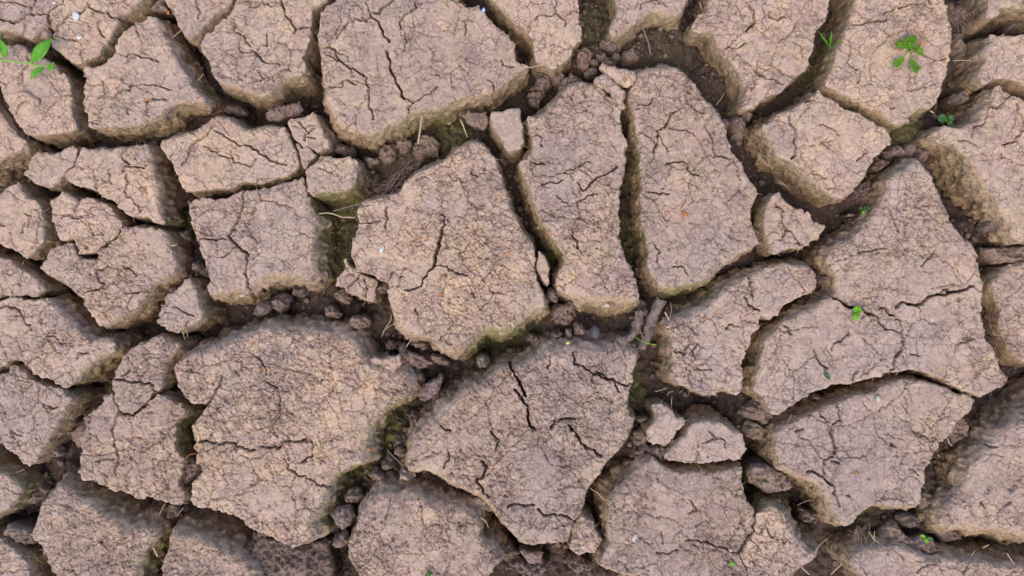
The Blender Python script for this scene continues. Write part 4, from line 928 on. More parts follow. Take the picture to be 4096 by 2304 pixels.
clod("I 250,880", 30, 40, 20, "brown clod in the gap above the lower left crumbly plate", -34, 14)
clod("I 1850,1150", 26, 20, 0, "small reddish clod under the lower edge of the giant plate", -26, 12, RED)
clod("L 1160,1070", 50, 30, 20, "knobbly grey clod under the right end of the fan-shaped plate", -22, 16)
clod("L 1270,940", 34, 44, 0, "brownish clod with a small hole, right of the fan-shaped plate", -26, 16)
clod("L 1440,1180", 50, 26, 10, "pinkish clod right of the three-leaved sprout", -26, 14)
clod("L 440,1040", 40, 34, 0, "dark clod in the hollow under the fan-shaped plate's left corner", -34, 14)
clod("L 490,190", 14, 20, 0, "thin upright chip under the huge three-lobed plate", -18, 10, RED)
clod("L 60,430", 46, 30, 20, "brown clod left of the fan-shaped plate", -26, 16)
clod("K 1830,300", 60, 44, 10, "green-brown lump between the hockey-stick plate and the fan-shaped plate", -26, 16)
clod("K 1010,600", 50, 40, -40, "purplish rubble patch left of the small pinkish chunk", -22, 16)
clod("K 1100,570", 36, 26, 0, "purplish clod below the small pinkish chunk", -18, 14, RED)
clod("K 1010,340", 26, 22, 0, "brown clod in the gap left of the small pinkish chunk", -32, 12)
clod("K 60,1300", 50, 40, 0, "greenish lump at the bottom edge left of the hanging flake", -30, 16)
clod("K 180,1400", 90, 40, 0, "grey-green mound cut by the bottom edge, bottom centre", -20, 20)
clod("K 560,1380", 50, 36, 0, "dark mound at the bottom edge under the crumbling piece", -34, 16)
clod("H 560,650", 38, 28, 0, "brown clod in the gap right of the hockey-stick plate's blunt arm", -26, 18)
clod("H 1750,250", 40, 36, 0, "grey clod in the gap below the beaked plate's left flank", -28, 16)
clod("H 1790,1010", 30, 40, 0, "dark clod right of the huge plate's lower right edge", -34, 16)
clod("L 1500,420", 60, 50, -40, "brown soft mound on the left slope of the pale right-hand plate", -26, 16)
clod("H 740,185", 18, 14, 0, "small pink clod left of the star-leaved seedling", -24, 10, RED)
clod("K 1115,585", 60, 34, -20, "grey crumbly lump under the small pinkish chunk beside the half-moon slab", -14, 14)
clod("K 1010,470", 34, 40, 0, "dark clod left of the small pinkish chunk", -26, 14)
clod("K 930,700", 50, 30, -45, "purplish crumbly lump on the upper left slope of the large bottom plate", -20, 14)
clod("G 900,1060", 40, 22, -20, "dark lump at the foot of the shorter soil-coated root", -26, 12)
clod("F 560,880", 40, 26, 10, "grey crumbly lump on the upper right slope of the giant plate", -22, 12)
clod("F 60,860", 44, 26, -10, "grey rounded knob on the crest above the giant plate", -18, 14)
clod("F 1000,1120", 30, 24, 0, "brown clod in the dark crevice left of the reddish flake", -34, 12)
clod("B 640,1050", 44, 26, 0, "low brown lump under the left flank of the broadest top plate", -24, 14)
clod("A 1650,770", 40, 24, 10, "low brown lump in the hollow left of the brick-shaped fragment", -28, 12)


# ----------------------------------------------------------------- build plates and clods
ALL_OUT_CAT = []
for i, p in enumerate(PLATES):
    p['id'] = i
    if not p['loose']:
        ALL_OUT_CAT.append(np.column_stack([p['P'], np.full(len(p['P']), i)]))
ALL_OUT_CAT = np.concatenate(ALL_OUT_CAT)

# places where rubble fills the cracks higher up: plan point, radius, height
HIGHS = [("C 1150,260", 150, 44), ("C 650,330", 130, 44), ("C 620,80", 110, 40), ("C 1550,500", 90, 34), ("D 1500,300", 90, 40), ("D 1500,80", 90, 44), ("D 1250,900", 100, 40),
         ("D 1120,1050", 80, 34), ("B 1050,1040", 120, 36), ("B 880,1180", 90, 24), ("B 1400,900", 100, 26), ("F 480,820", 130, 26), ("F 900,960", 80, 26), ("F 1180,1190", 90, 34),
         ("G 500,980", 110, 34), ("G 900,960", 120, 34), ("J 640,1080", 90, 40), ("J 900,850", 90, 36), ("J 1080,550", 90, 36), ("J 1250,330", 60, 28), ("K 1030,580", 70, 46), ("K 1830,300", 100, 40),
         ("L 1350,880", 90, 44), ("L 1550,400", 100, 44), ("L 1050,1130", 120, 44), ("L 1300,1150", 80, 40), ("H 1750,300", 90, 34), ("H 1750,1000", 90, 34), ("E 1250,250", 60, 30), ("E 1330,550", 70, 34),
         ("I 1200,1000", 90, 30), ("I 300,700", 90, 30), ("I 120,900", 80, 30), ("A 150,1180", 70, 36), ("A 1450,800", 90, 36), ("A 900,960", 120, 30), ("A 1370,430", 60, 30), ("H 560,650", 70, 40), ("C 1650,880", 80, 40),
         ("H 20,480", 90, 34), ("D 850,1330", 80, 40), ("K 1250,240", 110, 30), ("K 1750,170", 90, 34), ("B 1300,600", 1, 0)]
# the floor of the cracks: one sheet, fine in the middle and coarse far away
def axis(a, b, st, far):
    mid = np.arange(a, b, st); k = []
    d = st; v = 0
    while v < far:
        d *= 1.4; v += d; k.append(v)
    k = np.array(k)
    return np.concatenate([a - k[::-1], mid, mid[-1] + k])
gx = axis(-100, 4200, 7.4, 60000); gy = axis(-100, 2400, 7.4, 60000)
GX, GY = np.meshgrid(gx, gy)
x = GX.ravel(); y = GY.ravel()
inn = np.clip(1 - (np.maximum(np.abs(x - CX) - 2400, 0) + np.maximum(np.abs(y - CY) - 1500, 0)) / 500, 0, 1)
e, c, t = voronoi(x + fbm2(x, y, 40, 2, 5) * 14, y + fbm2(x, y, 40, 2, 8) * 14, 60, 5)
e2, c2, t2 = voronoi(x + fbm2(x, y, 20, 2, 5) * 6, y + fbm2(x, y, 20, 2, 8) * 6, 27, 6)
high = np.zeros_like(x)
for tx_, rr_, hh_ in HIGHS:
    a_, b_ = one(tx_); high = np.maximum(high, hh_ * np.exp(-((x - a_) ** 2 + (y - b_) ** 2) / (2 * rr_ ** 2)))
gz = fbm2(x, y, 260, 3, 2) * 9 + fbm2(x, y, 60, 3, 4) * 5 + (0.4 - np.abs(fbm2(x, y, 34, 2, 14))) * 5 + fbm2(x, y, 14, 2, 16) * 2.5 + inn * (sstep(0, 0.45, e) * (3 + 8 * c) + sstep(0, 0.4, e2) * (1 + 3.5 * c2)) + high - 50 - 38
V = np.stack([(x - CX) * S, (CY - y) * S, TOP + gz * 0.001], 1)
idx = np.arange(len(x)).reshape(GX.shape)
cov = np.zeros((len(gy) - 1, len(gx) - 1), bool)      # cells buried under the plates are left open
mx_ = (gx[:-1] + gx[1:]) / 2; my_ = (gy[:-1] + gy[1:]) / 2
for p in PLATES:
    if p['loose']: continue
    a0, a1 = np.searchsorted(mx_, (p['P'][:, 0].min(), p['P'][:, 0].max())); b0, b1 = np.searchsorted(my_, (p['P'][:, 1].min(), p['P'][:, 1].max()))
    if a1 - a0 > 4 and b1 - b0 > 4:
        m_ = inside_rows(p['P'], mx_[a0:a1], my_[b0:b1]); m_ = np.pad(m_, 1)
        for _ in range(7):
            q_ = m_.copy(); q_[1:] &= m_[:-1]; q_[:-1] &= m_[1:]; q_[:, 1:] &= m_[:, :-1]; q_[:, :-1] &= m_[:, 1:]; m_ = q_
        cov[b0:b1, a0:a1] |= m_[1:-1, 1:-1]
gq = np.stack([idx[:-1, :-1], idx[1:, :-1], idx[1:, 1:], idx[:-1, 1:]], -1)[~cov]
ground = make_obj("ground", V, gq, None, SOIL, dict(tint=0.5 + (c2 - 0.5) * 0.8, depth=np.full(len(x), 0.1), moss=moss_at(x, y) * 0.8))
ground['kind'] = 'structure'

for p in PLATES:
    build_plate(p)

# ----------------------------------------------------------------- crumbs lying in the cracks (nobody could count them)
ICO_V = []; 
def ico():
    t = (1 + 5 ** 0.5) / 2
    v = np.array([(-1, t, 0), (1, t, 0), (-1, -t, 0), (1, -t, 0), (0, -1, t), (0, 1, t), (0, -1, -t), (0, 1, -t), (t, 0, -1), (t, 0, 1), (-t, 0, -1), (-t, 0, 1)], float)
    v /= np.linalg.norm(v[0])
    f = np.array([(0, 11, 5), (0, 5, 1), (0, 1, 7), (0, 7, 10), (0, 10, 11), (1, 5, 9), (5, 11, 4), (11, 10, 2), (10, 7, 6), (7, 1, 8), (3, 9, 4), (3, 4, 2), (3, 2, 6), (3, 6, 8), (3, 8, 9), (4, 9, 5), (2, 4, 11), (6, 2, 10), (8, 6, 7), (9, 8, 1)])
    return v, f


def ico2():
    v, f = ico(); v = list(map(tuple, v)); cache = {}; nf = []
    def mid(a, b):
        k = (min(a, b), max(a, b))
        if k not in cache:
            m = (np.array(v[a]) + np.array(v[b])) / 2; m /= np.linalg.norm(m); v.append(tuple(m)); cache[k] = len(v) - 1
        return cache[k]
    for a, b, c in f:
        x, y, z = mid(a, b), mid(b, c), mid(c, a); nf += [(a, x, z), (b, y, x), (c, z, y), (x, y, z)]
    return np.array(v), np.array(nf)


IV, IF = ico2()
def shard(v, r, sq):
    """an angular crumb: a ball cut by a few random planes and turned at random"""
    v = v * (1 + RNG.uniform(-0.10, 0.10, (len(v), 1)))
    nn = RNG.normal(size=(7, 3)); nn /= np.linalg.norm(nn, axis=1, keepdims=True)
    for k in range(7):
        d = v @ nn[k]; c = RNG.uniform(0.35, 0.8); v = v - np.maximum(d - c, 0)[:, None] * nn[k]
    return v * (r * np.array([RNG.uniform(.8, 1.5), RNG.uniform(.8, 1.3), sq]))


def ground_z(x, y):
    ix = np.clip(np.searchsorted(gx, x), 0, len(gx) - 1); iy = np.clip(np.searchsorted(gy, y), 0, len(gy) - 1)
    return gz.reshape(GX.shape)[iy, ix]


n = 18000
cxx = RNG.uniform(-300, 4400, n); cyy = RNG.uniform(-300, 2600, n)
keep = np.ones(n, bool)
for p in PLATES:
    if p['loose']: continue
    P = p['P']; lo = P.min(0); hi = P.max(0)
    m = np.nonzero(keep & (cxx > lo[0]) & (cxx < hi[0]) & (cyy > lo[1]) & (cyy < hi[1]))[0]
    if not len(m): continue
    # even-odd test
    x0, y0 = P[:, 0], P[:, 1]; x1, y1 = np.roll(x0, -1), np.roll(y0, -1)
    yy = cyy[m][:, None]; xx = cxx[m][:, None]
    with np.errstate(divide='ignore', invalid='ignore'):
        cr = ((y0 > yy) != (y1 > yy)) & (xx < (x1 - x0) * (yy - y0) / (y1 - y0) + x0)
    keep[m[(cr.sum(1) & 1) == 1]] = False
cxx = cxx[keep]; cyy = cyy[keep]
VV = []; FF = []; TI = []; nv_ = 0
for k in range(len(cxx)):
    r = 2.6 + 13.0 * RNG.random() ** 4.5
    IVk, IFk = (IV, IF) if r > 9 else ico()
    v = shard(IVk, r, RNG.uniform(.6, 1.1))
    a = RNG.uniform(0, 6.28); ca, sa = math.cos(a), math.sin(a)
    vx = v[:, 0] * ca - v[:, 1] * sa + cxx[k]; vy = v[:, 0] * sa + v[:, 1] * ca + cyy[k]
    gzk = ground_z(np.array([cxx[k]]), np.array([cyy[k]]))[0]
    zz = v[:, 2] * 0.293 + gzk + r * 0.10 + RNG.uniform(0, 2.0)
    VV.append(np.stack([(vx - CX) * S, (CY - vy) * S, TOP + zz * 0.001], 1)); FF.append(IFk + nv_); nv_ += len(IVk); TI.append(np.full(len(IVk), RNG.random()))
VV = np.concatenate(VV); FF = np.concatenate(FF); TI = np.concatenate(TI)
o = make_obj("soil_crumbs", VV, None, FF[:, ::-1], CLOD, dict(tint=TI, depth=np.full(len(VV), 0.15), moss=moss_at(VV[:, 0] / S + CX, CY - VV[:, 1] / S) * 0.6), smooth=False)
tag(o, "small brown soil crumbs scattered along the floor of the cracks", "soil crumbs", kind="stuff")


# grains of crust lying loose on the crumbly plates
VV = []; FF = []; TI = []; nv_ = 0
for p in PLATES:
    if p['loose'] or p['z'] < -5: continue
    P = p['P']; lo = np.maximum(P.min(0), -60); hi = np.minimum(P.max(0), (4160, 2370))
    nn = int(max(0, (hi - lo).prod()) * (0.00008 + 0.00042 * p['crumb']))
    if nn < 1: continue
    x = RNG.uniform(lo[0], hi[0], nn); y = RNG.uniform(lo[1], hi[1], nn)
    hh, tt = surface(x, y, p['crumb'])
    reg = p['crumb'] + fbm2(x, y, 260, 3, 91) * 0.8 + vn2(x, y, 50, 11) * 0.3
    mid_ = P.mean(0); Q = mid_ + (P - mid_) * 0.94
    for k in range(nn):
        if reg[k] < 0.25 + 0.4 * RNG.random() or not inside_rows(Q, np.array([x[k]]), np.array([y[k]]))[0, 0]: continue
        r = 2.2 + 8.0 * RNG.random() ** 3
        IVk, IFk = (IV, IF) if r > 6 else ico()
        v = shard(IVk, r, RNG.uniform(.5, .9))
        a = RNG.uniform(0, 6.28); ca, sa = math.cos(a), math.sin(a)
        vx = v[:, 0] * ca - v[:, 1] * sa + x[k]; vy = v[:, 0] * sa + v[:, 1] * ca + y[k]
        zz = v[:, 2] * 0.293 + p['z'] + hh[k] * p['rough'] + r * 0.08 + p['tilt'][0] * (x[k] - mid_[0]) * 0.01 + p['tilt'][1] * (y[k] - mid_[1]) * 0.01
        VV.append(np.stack([(vx - CX) * S, (CY - vy) * S, TOP + zz * 0.001], 1)); FF.append(IFk + nv_); nv_ += len(IVk); TI.append(np.full(len(IVk), RNG.random()))
VV = np.concatenate(VV); FF = np.concatenate(FF); TI = np.concatenate(TI)
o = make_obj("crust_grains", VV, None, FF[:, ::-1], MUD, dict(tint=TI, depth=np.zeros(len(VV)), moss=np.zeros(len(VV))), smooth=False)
tag(o, "tiny loose grains of dry crust scattered over the plates", "crust grains", kind="stuff")


# ----------------------------------------------------------------- tubes and leaves
def tube_geo(P3, r0, r1, sides=6, jitter=0.0):
    P3 = np.array(P3, float); n = len(P3)
    V = []; Q = []
    T = np.gradient(P3, axis=0); T /= np.maximum(np.linalg.norm(T, axis=1, keepdims=True), 1e-9)
    for i in range(n):
        t = T[i]; up = np.array([0, 0, 1.0]) if abs(t[2]) < 0.9 else np.array([1.0, 0, 0])
        a = np.cross(t, up); a /= np.linalg.norm(a); b = np.cross(a, t)
        r = (r0 + (r1 - r0) * i / max(1, n - 1)) * (1 + random.uniform(-jitter, jitter))
        for k in range(sides):
            th = 2 * math.pi * k / sides
            V.append(P3[i] + r * (1 + random.uniform(-jitter, jitter) * 0.6) * (a * math.cos(th) + b * math.sin(th)))
    for i in range(n - 1):
        for k in range(sides):
            k2 = (k + 1) % sides
            Q.append((i * sides + k, i * sides + k2, (i + 1) * sides + k2, (i + 1) * sides + k))
    V.append(P3[0]); V.append(P3[-1]); T_ = []
    for k in range(sides):
        k2 = (k + 1) % sides
        T_.append((len(V) - 2, k2, k)); T_.append((len(V) - 1, (n - 1) * sides + k, (n - 1) * sides + k2))
    return np.array(V), np.array(Q), np.array(T_)


def curve3(txt, z0, z1, n=10, wig=0.0, arch=0.0):
    P = pts(txt); L = np.concatenate([[0], np.cumsum(np.hypot(*np.diff(P, axis=0).T))]); L /= L[-1]
    t = np.linspace(0, 1, n)
    # smooth through the points
    x = np.interp(t, L, P[:, 0]); y = np.interp(t, L, P[:, 1])
    if n > 6:
        k = np.array([1, 2, 1]) / 4.0
        for _ in range(2):
            x[1:-1] = np.convolve(x, k, 'valid'); y[1:-1] = np.convolve(y, k, 'valid')
    x = x + wig * np.array([random.uniform(-1, 1) for _ in range(n)]); y = y + wig * np.array([random.uniform(-1, 1) for _ in range(n)])
    z = z0 + (z1 - z0) * t + arch * np.sin(math.pi * t)
    return [WU(a, b, c) for a, b, c in zip(x, y, z)]


def stick(txt, ra, rb, z0, z1, label, cat, name, mat, n=10, wig=0.0, arch=0.0, jit=0.12, parent=None, group=None, sides=6):
    r0, r1 = (ra * 0.78, rb * 0.78) if ra < 8 else (ra, rb)
    V, Q, T = tube_geo(curve3(txt, z0, z1, n, wig, arch), r0 * S, r1 * S, sides, jit)
    if sides >= 12:      # caked with soil
        px, py, pz = V[:, 0] / S, V[:, 1] / S, V[:, 2] / S
        for k in range(3): V[:, k] += (fbm3(px, py, pz, 26, 2, 11 + k) * 12 + vn3(px, py, pz, 9, 15 + k) * 3) * S
    o = make_obj(name, V, Q, T, mat, parent=parent)
    if parent is None: tag(o, label, cat, group)
    return o


def leaf_geo(b, t, w, z0, z1, fold=0.25, shape='lance', arch=4.0, ns=9, notch=0.0, side=0.0):
    """leaf blade from base b to tip t (plan units), full width w"""
    b = np.array(b); t = np.array(t); d = t - b; L = np.hypot(*d); d /= L; nrm = np.array([-d[1], d[0]])
    V = []; Q = []; cols = (-1, -0.55, 0, 0.55, 1)
    for i in range(ns + 1):
        u = i / ns
        if shape == 'round': hw = math.sqrt(max(0, 1 - (2 * u - 1) ** 2)) ** 0.8
        elif shape == 'spoon': hw = max(0.10, math.sin(math.pi * min(1, max(0, (u - 0.12) / 0.88))) ** 0.6) if u < 0.98 else 0.05
        else: hw = math.sin(math.pi * u ** 0.8) ** 0.85 if 0 < u < 1 else 0.03
        hw *= w / 2 * (1 + (notch * math.sin(i * 2.4) if notch else 0))
        c = b + d * L * u + nrm * side * math.sin(math.pi * u)
        z = z0 + (z1 - z0) * u + arch * math.sin(math.pi * u)
        for s in cols:
            q = c + nrm * hw * s
            V.append(WU(q[0], q[1], z + abs(s) * hw * fold * 0.293 + 0.5 * math.sin(u * 9 + s * 3)))
    k = len(cols)
    for i in range(ns):
        for j in range(k - 1):
            Q.append((i * k + j, i * k + j + 1, (i + 1) * k + j + 1, (i + 1) * k + j))
    V = np.array(V); nV = len(V); low = V.copy(); low[:, 2] -= 0.00035
    Q = np.array(Q); Q2 = (Q + nV)[:, ::-1]
    rim = [i * k for i in range(ns + 1)] + [ns * k + j for j in range(1, k)] + [i * k + k - 1 for i in range(ns - 1, -1, -1)] + [j for j in range(k - 2, 0, -1)]
    R_ = [(rim[a], rim[(a + 1) % len(rim)], rim[(a + 1) % len(rim)] + nV, rim[a] + nV) for a in range(len(rim))]
    return np.concatenate([V, low]), np.concatenate([Q, Q2, np.array(R_)])


def leaf(parent, btxt, ttxt, w, z0, z1, mat=None, name="leaf", **kw):
    b = one(btxt) if isinstance(btxt, str) else btxt; t = one(ttxt) if isinstance(ttxt, str) else ttxt
    V, Q = leaf_geo(b, t, w, z0, z1, **kw)
    return make_obj(name, V, Q, None, mat or LEAF, parent=parent)


def empty(name, where, z, label, cat, group=None):
    o = bpy.data.objects.new(name, None); scene.collection.objects.link(o); o.empty_display_size = 0.01
    c = one(where); o.location = WU(c[0], c[1], z)
    return tag(o, label, cat, group)


# leafy sprig at the left edge
w = empty("leafy_sprig", "A -60,430", 0, "bright green leafy sprig reaching in from the left edge over the mud", "plant")
stick("A -200,410 0,425 120,435 230,455 300,470 345,465", 5.0, 3.0, 6, 16, None, None, "stem", STEM, n=16, parent=w)
stick("A 42,425 40,400 30,380", 2.5, 2.0, 10, 14, None, None, "leaf_stalk", STEM, n=5, parent=w)
stick("A 205,448 220,440 240,425", 2.5, 2.0, 13, 16, None, None, "leaf_stalk", STEM, n=5, parent=w)
leaf(w, "A 222,440", "A 368,272", 52, 15, 22, LEAF, fold=0.5, arch=6, ns=12, side=-4)
leaf(w, "A 42,408", "A 2,275", 34, 14, 20, LEAF, fold=0.4, arch=3, ns=10)
leaf(w, "A 306,478", "A 214,562", 27, 15, 11, LEAF, fold=0.6, arch=4, ns=10, side=8)
leaf(w, "A 342,505", "A 385,435", 18, 12, 18, LEAF, fold=0.4, arch=3, ns=8)
leaf(w, "A 335,470", "A 388,458", 12, 16, 16, LEAFB, fold=0.4, arch=2, ns=6)
leaf(w, "A 10,275", "A 22,228", 10, 16, 8, LEAFD, ns=6)
leaf(w, "A -150,415", "A -90,300", 30, 12, 20, LEAF, ns=10)

# feathery weed on the upper right plate
w = empty("feathery_weed", "D 1135,340", 0, "feathery bright green weed with cut leaves growing on the upper right plate", "plant")
def frond(base, tip, wdt, z0, z1, nl=6, mat=LEAFB):
    b = one(base); t = one(tip); d = t - b; L = np.hypot(*d); d /= L; nrm = np.array([-d[1], d[0]])
    Vs = []; Qs = []; Ts = []; off = 0
    bend = random.uniform(-6, 6)
    P3 = []
    for i in range(8):
        u = i / 7; q = b + d * L * u + nrm * bend * math.sin(3.14 * u); P3.append(WU(q[0], q[1], z0 + (z1 - z0) * u + 4 * math.sin(3.14 * u)))
    V, Q, T = tube_geo(P3, 2.6 * S, 1.3 * S, 5, 0.05); Vs.append(V); Qs.append(Q); Ts.append(T); off += len(V)
    for k in range(nl):
        u = 0.42 + 0.58 * k / (nl - 1)
        q = b + d * L * u + nrm * bend * math.sin(3.14 * u); z = z0 + (z1 - z0) * u + 4 * math.sin(3.14 * u)
        ln = wdt * (0.55 + 0.5 * math.sin(math.pi * (k + 0.7) / nl))
        for s in (-1, 1) if k < nl - 1 else (0,):
            di = d * (0.75 if s else 1.0) + nrm * s * 0.85; di /= np.hypot(*di)
            e = q + di * ln * random.uniform(0.8, 1.15)
            V, Q = leaf_geo(q, e, ln * 0.22, z, z + random.uniform(0, 2), fold=0.3, arch=1.0, ns=5, notch=0.3)
            Vs.append(V); Qs.append(Q + off); off += len(V)
            for s2 in (-1, 1):       # side lobes
                m = q + (e - q) * 0.5; di2 = di * 0.7 + np.array([-di[1], di[0]]) * s2 * 0.8
                V, Q = leaf_geo(m, m + di2 * ln * 0.5, ln * 0.16, z + 0.7, z + 1.8, fold=0.3, arch=0.5, ns=4)
                Vs.append(V); Qs.append(Q + off); off += len(V)
    return make_obj("leaf", np.concatenate(Vs), np.concatenate(Qs), np.concatenate(Ts), mat, parent=w)
for a_, b_, q_, n_ in [("D 1135,345", "D 1048,308", 17, 8), ("D 1135,345", "D 1085,285", 15, 7), ("D 1135,345", "D 1128,262", 16, 8), ("D 1135,345", "D 1172,262", 17, 8), ("D 1135,345", "D 1200,330", 14, 7),
                       ("D 1135,345", "D 1226,378", 18, 8), ("D 1135,345", "D 1195,352", 12, 6), ("D 1135,345", "D 1085,330", 12, 6), ("D 1135,345", "D 1150,300", 14, 6)]:
    frond(a_, b_, q_, 2, random.uniform(5, 10), n_)
frond("D 1130,352", "D 1030,462", 22, 2, 4, 9); frond("D 1140,350", "D 1185,505", 20, 2, 4, 10); frond("D 1160,440", "D 1208,478", 12, 3, 4, 6)
leaf(w, "D 1200,315", "D 1268,290", 8, 3, 6, BROWNLEAF, name="dead_leaf"); leaf(w, "D 1090,360", "D 1010,345", 4, 1, 3, BROWNLEAF, name="dead_leaf")
leaf(w, "D 1040,350", "D 1005,320", 4, 1, 4, BROWNLEAF, name="dead_leaf")

w = empty("seedling", "D 1400,860", -25, "seedling with two broad dull green leaves in the gap at the upper right", "plant")
stick("D 1400,870 1395,850", 2.5, 2, -32, -8, None, None, "stem", STEM, n=5, parent=w)
leaf(w, "D 1392,860", "D 1345,812", 34, -12, -6, LEAFD, shape='round', arch=2); leaf(w, "D 1405,850", "D 1452,818", 26, -12, -8, LEAFD, shape='round', arch=2)
leaf(w, "D 1398,850", "D 1440,888", 22, -14, -12, LEAFD, shape='round', arch=2)

w = empty("seedling", "H 815,160", -20, "small star-shaped seedling with four narrow leaves right of the small triangular block", "plant")
stick("H 815,175 818,155", 2, 1.5, -26, -9, None, None, "stem", STEM, n=5, parent=w)
leaf(w, "H 815,152", "H 768,145", 10, -10, -8, LEAFD); leaf(w, "H 822,152", "H 872,145", 10, -10, -8, LEAFD)
leaf(w, "H 815,156", "H 802,195", 13, -10, -10, LEAFB); leaf(w, "H 820,150", "H 822,128", 7, -10, -4, LEAFD)

w = empty("seedling", "H 765,880", -6, "bright round-leaved sprout growing out of a crack in the huge right plate", "plant")
stick("H 772,905 765,885 768,870", 2.5, 2, -8, 6, None, None, "stem", STEM, n=6, parent=w)
leaf(w, "H 775,880", "H 745,842", 26, 4, 8, LEAFB, shape='round', arch=3); leaf(w, "H 768,872", "H 800,862", 24, 5, 8, LEAFB, shape='round', arch=3)
leaf(w, "H 765,882", "H 745,945", 25, 4, 5, LEAFB, shape='round', arch=3); leaf(w, "H 765,880", "H 778,892", 7, 5, 8, STEM, shape='round', arch=1)

w = empty("seedling", "H 540,1300", 0, "tiny sprout with one dull leaf near the lower left edge of the huge right plate", "plant")
stick("H 515,1310 535,1315", 1.5, 1.2, 0, 3, None, None, "stem", ROOT, n=4, parent=w)
leaf(w, "H 536,1315", "H 572,1352", 17, 3, 3, LEAFD, shape='round', arch=1.5); leaf(w, "H 545,1305", "H 530,1280", 10, 2, 4, PEB, shape='round', arch=1)

w = empty("seedling", "L 1250,1185", -10, "three-leaved green sprout on the grey ledge near the bottom right", "plant")
stick("L 1250,1200 1248,1180", 2, 1.5, -22, -8, None, None, "stem", STEM, n=4, parent=w)
leaf(w, "L 1248,1178", "L 1210,1160", 14, -8, -6, LEAFB, shape='round', arch=1.5); leaf(w, "L 1245,1182", "L 1262,1215", 16, -8, -8, LEAFB, shape='round', arch=1.5)
leaf(w, "L 1252,1180", "L 1305,1195", 18, -8, -6, LEAFD, shape='round', arch=1.5)

w = empty("grass_tuft", "D 575,330", -25, "dull green grass tuft growing in the dark gap left of the feathery weed", "plant")
for a, b, ww in [("D 575,345", "D 488,212", 3.5), ("D 572,335", "D 585,212", 5), ("D 578,335", "D 670,268", 4), ("D 570,340", "D 530,260", 3)]:
    leaf(w, a, b, ww * 1.3, -20, -1, LEAF, name="blade", arch=3)
w = empty("grass_tuft", "A 1500,670", -30, "small green shoot in the gap right of the pointed-top plate", "plant")
for a, b in [("A 1503,680", "A 1490,610"), ("A 1500,680", "A 1505,600"), ("A 1502,678", "A 1512,640")]: leaf(w, a, b, 6, -30, -14, LEAFD, name="blade")
w = empty("grass_tuft", "E 1168,270", -20, "green shoot at the lower right corner of the wide tapering plate", "plant")
for a, b in [("E 1168,275", "E 1165,205"), ("E 1170,275", "E 1180,230")]: leaf(w, a, b, 8, -18, -6, LEAFD, name="blade")
o = stick("G 928,1036 960,1062 1010,1092 1060,1106 1108,1112", 1.6, 3.0, -10, -2, "single curved bright green grass blade beside the thick soil-coated roots", "grass blade", "grass_sprout", LEAFB, n=12, arch=3)
o = stick("G 1118,1110 1122,1140 1120,1185", 1.5, 1.5, -14, -8, "short green stem just below the curved grass blade's tip", "grass stem", "green_sprout", LEAFD, n=6)
o = stick("I 240,1280 245,1315 265,1338 300,1352", 1.2, 2.0, -16, -8, "thin green grass blade near the bottom left corner", "grass blade", "grass_sprout", LEAFB, n=9, arch=2)
o = stick("I 228,1330 225,1360 210,1375", 1.2, 1.6, -18, -14, "shorter thin green blade left of the other near the bottom left corner", "grass blade", "grass_sprout", LEAFB, n=6)
V, Q = leaf_geo(one("K 1625,1380"), one("K 1658,1348"), 17, 1, 2, shape='round', notch=0.25)
tag(make_obj("moss_sprig", V, Q, None, LEAFB), "tiny tuft of yellow-green moss on the large bottom plate", "moss")
V, Q = leaf_geo(one("J 1240,1449"), one("J 1285,1425"), 18, 1, 2, shape='round', notch=0.25)
tag(make_obj("moss_sprig", V, Q, None, LEAFD), "tiny green tuft at the bottom edge on the round-topped plate", "moss")

# straws, roots and husks
stick("B 1215,808 1205,900 1188,1018", 3.6, 5.0, 0, -10, "pale thick straw hanging under the edge of the broadest top plate", "straw", "straw", STRAW, n=8)
stick("B 1490,848 1515,910 1537,972", 4.4, 3.0, -8, -16, "short pale straw beside the flat reddish flake", "straw", "straw", STRAW, n=6)
stick("C 1008,170 1022,240 1045,290 1055,330 1066,390", 3.4, 4.2, -14, -22, "brown twig standing in the moist hollow at the top", "twig", "twig", ROOT, n=12, wig=1.2)
stick("F 480,185 570,178 600,190 640,210 745,213", 3.6, 3.4, -14, -6, "pale forked stem crossing the gap left of the central plate", "stem", "dry_twig", STRAW, n=14, wig=1)
stick("F 585,168 680,140 745,124 800,112", 2.2, 2.2, -12, -4, "thin brown stem crossing above the pale one left of the central plate", "stem", "dry_twig", ROOT, n=10, wig=1)
stick("C 205,480 260,465 340,450", 2.6, 1.6, 4, 4, "thin straw lying at the tip of the tongue-shaped plate", "straw", "straw", STRAW, n=8)
stick("J 970,558 1020,610 1080,672", 2.2, 3.0, -14, -14, "thin straight root spanning the gap by the mossy flank", "root", "thin_root", ROOT, n=9, wig=0.8)
stick("G 1325,55 1330,90 1310,125 1280,155", 4, 6, 4, 4, "curled pale husk on the longest plate", "husk", "straw", STRAW, n=9)
stick("G 1455,118 1500,140 1545,160", 2.2, 2.6, 4, 4, "short straw on the longest plate right of the curled husk", "straw", "straw", STRAW, n=6)
stick("G 1165,880 1180,905 1195,940", 4.5, 3.5, -2, -2, "short pale stub on the upper left corner of the hockey-stick plate", "straw", "straw", STRAW, n=5)
stick("G 1140,790 1110,850 1075,900 1060,970 1040,1050 1000,1145", 23, 19, -12, -22, "longer thick soil-coated root in the gap below the longest plate", "root", "thick_root", CLOD, n=40, wig=1.0, jit=0.08, sides=16)
stick("G 985,880 975,940 960,1010 910,1065 840,1095", 17, 22, -12, -16, "shorter crooked soil-coated root left of the longer one", "root", "thick_root", CLOD, n=32, wig=1.0, jit=0.08, sides=16)
stick("G 985,1000 1005,1040 1010,1080", 3, 3, -8, -8, "pinkish rootlet between the thick soil-coated roots", "root", "thin_root", ROOT, n=7)
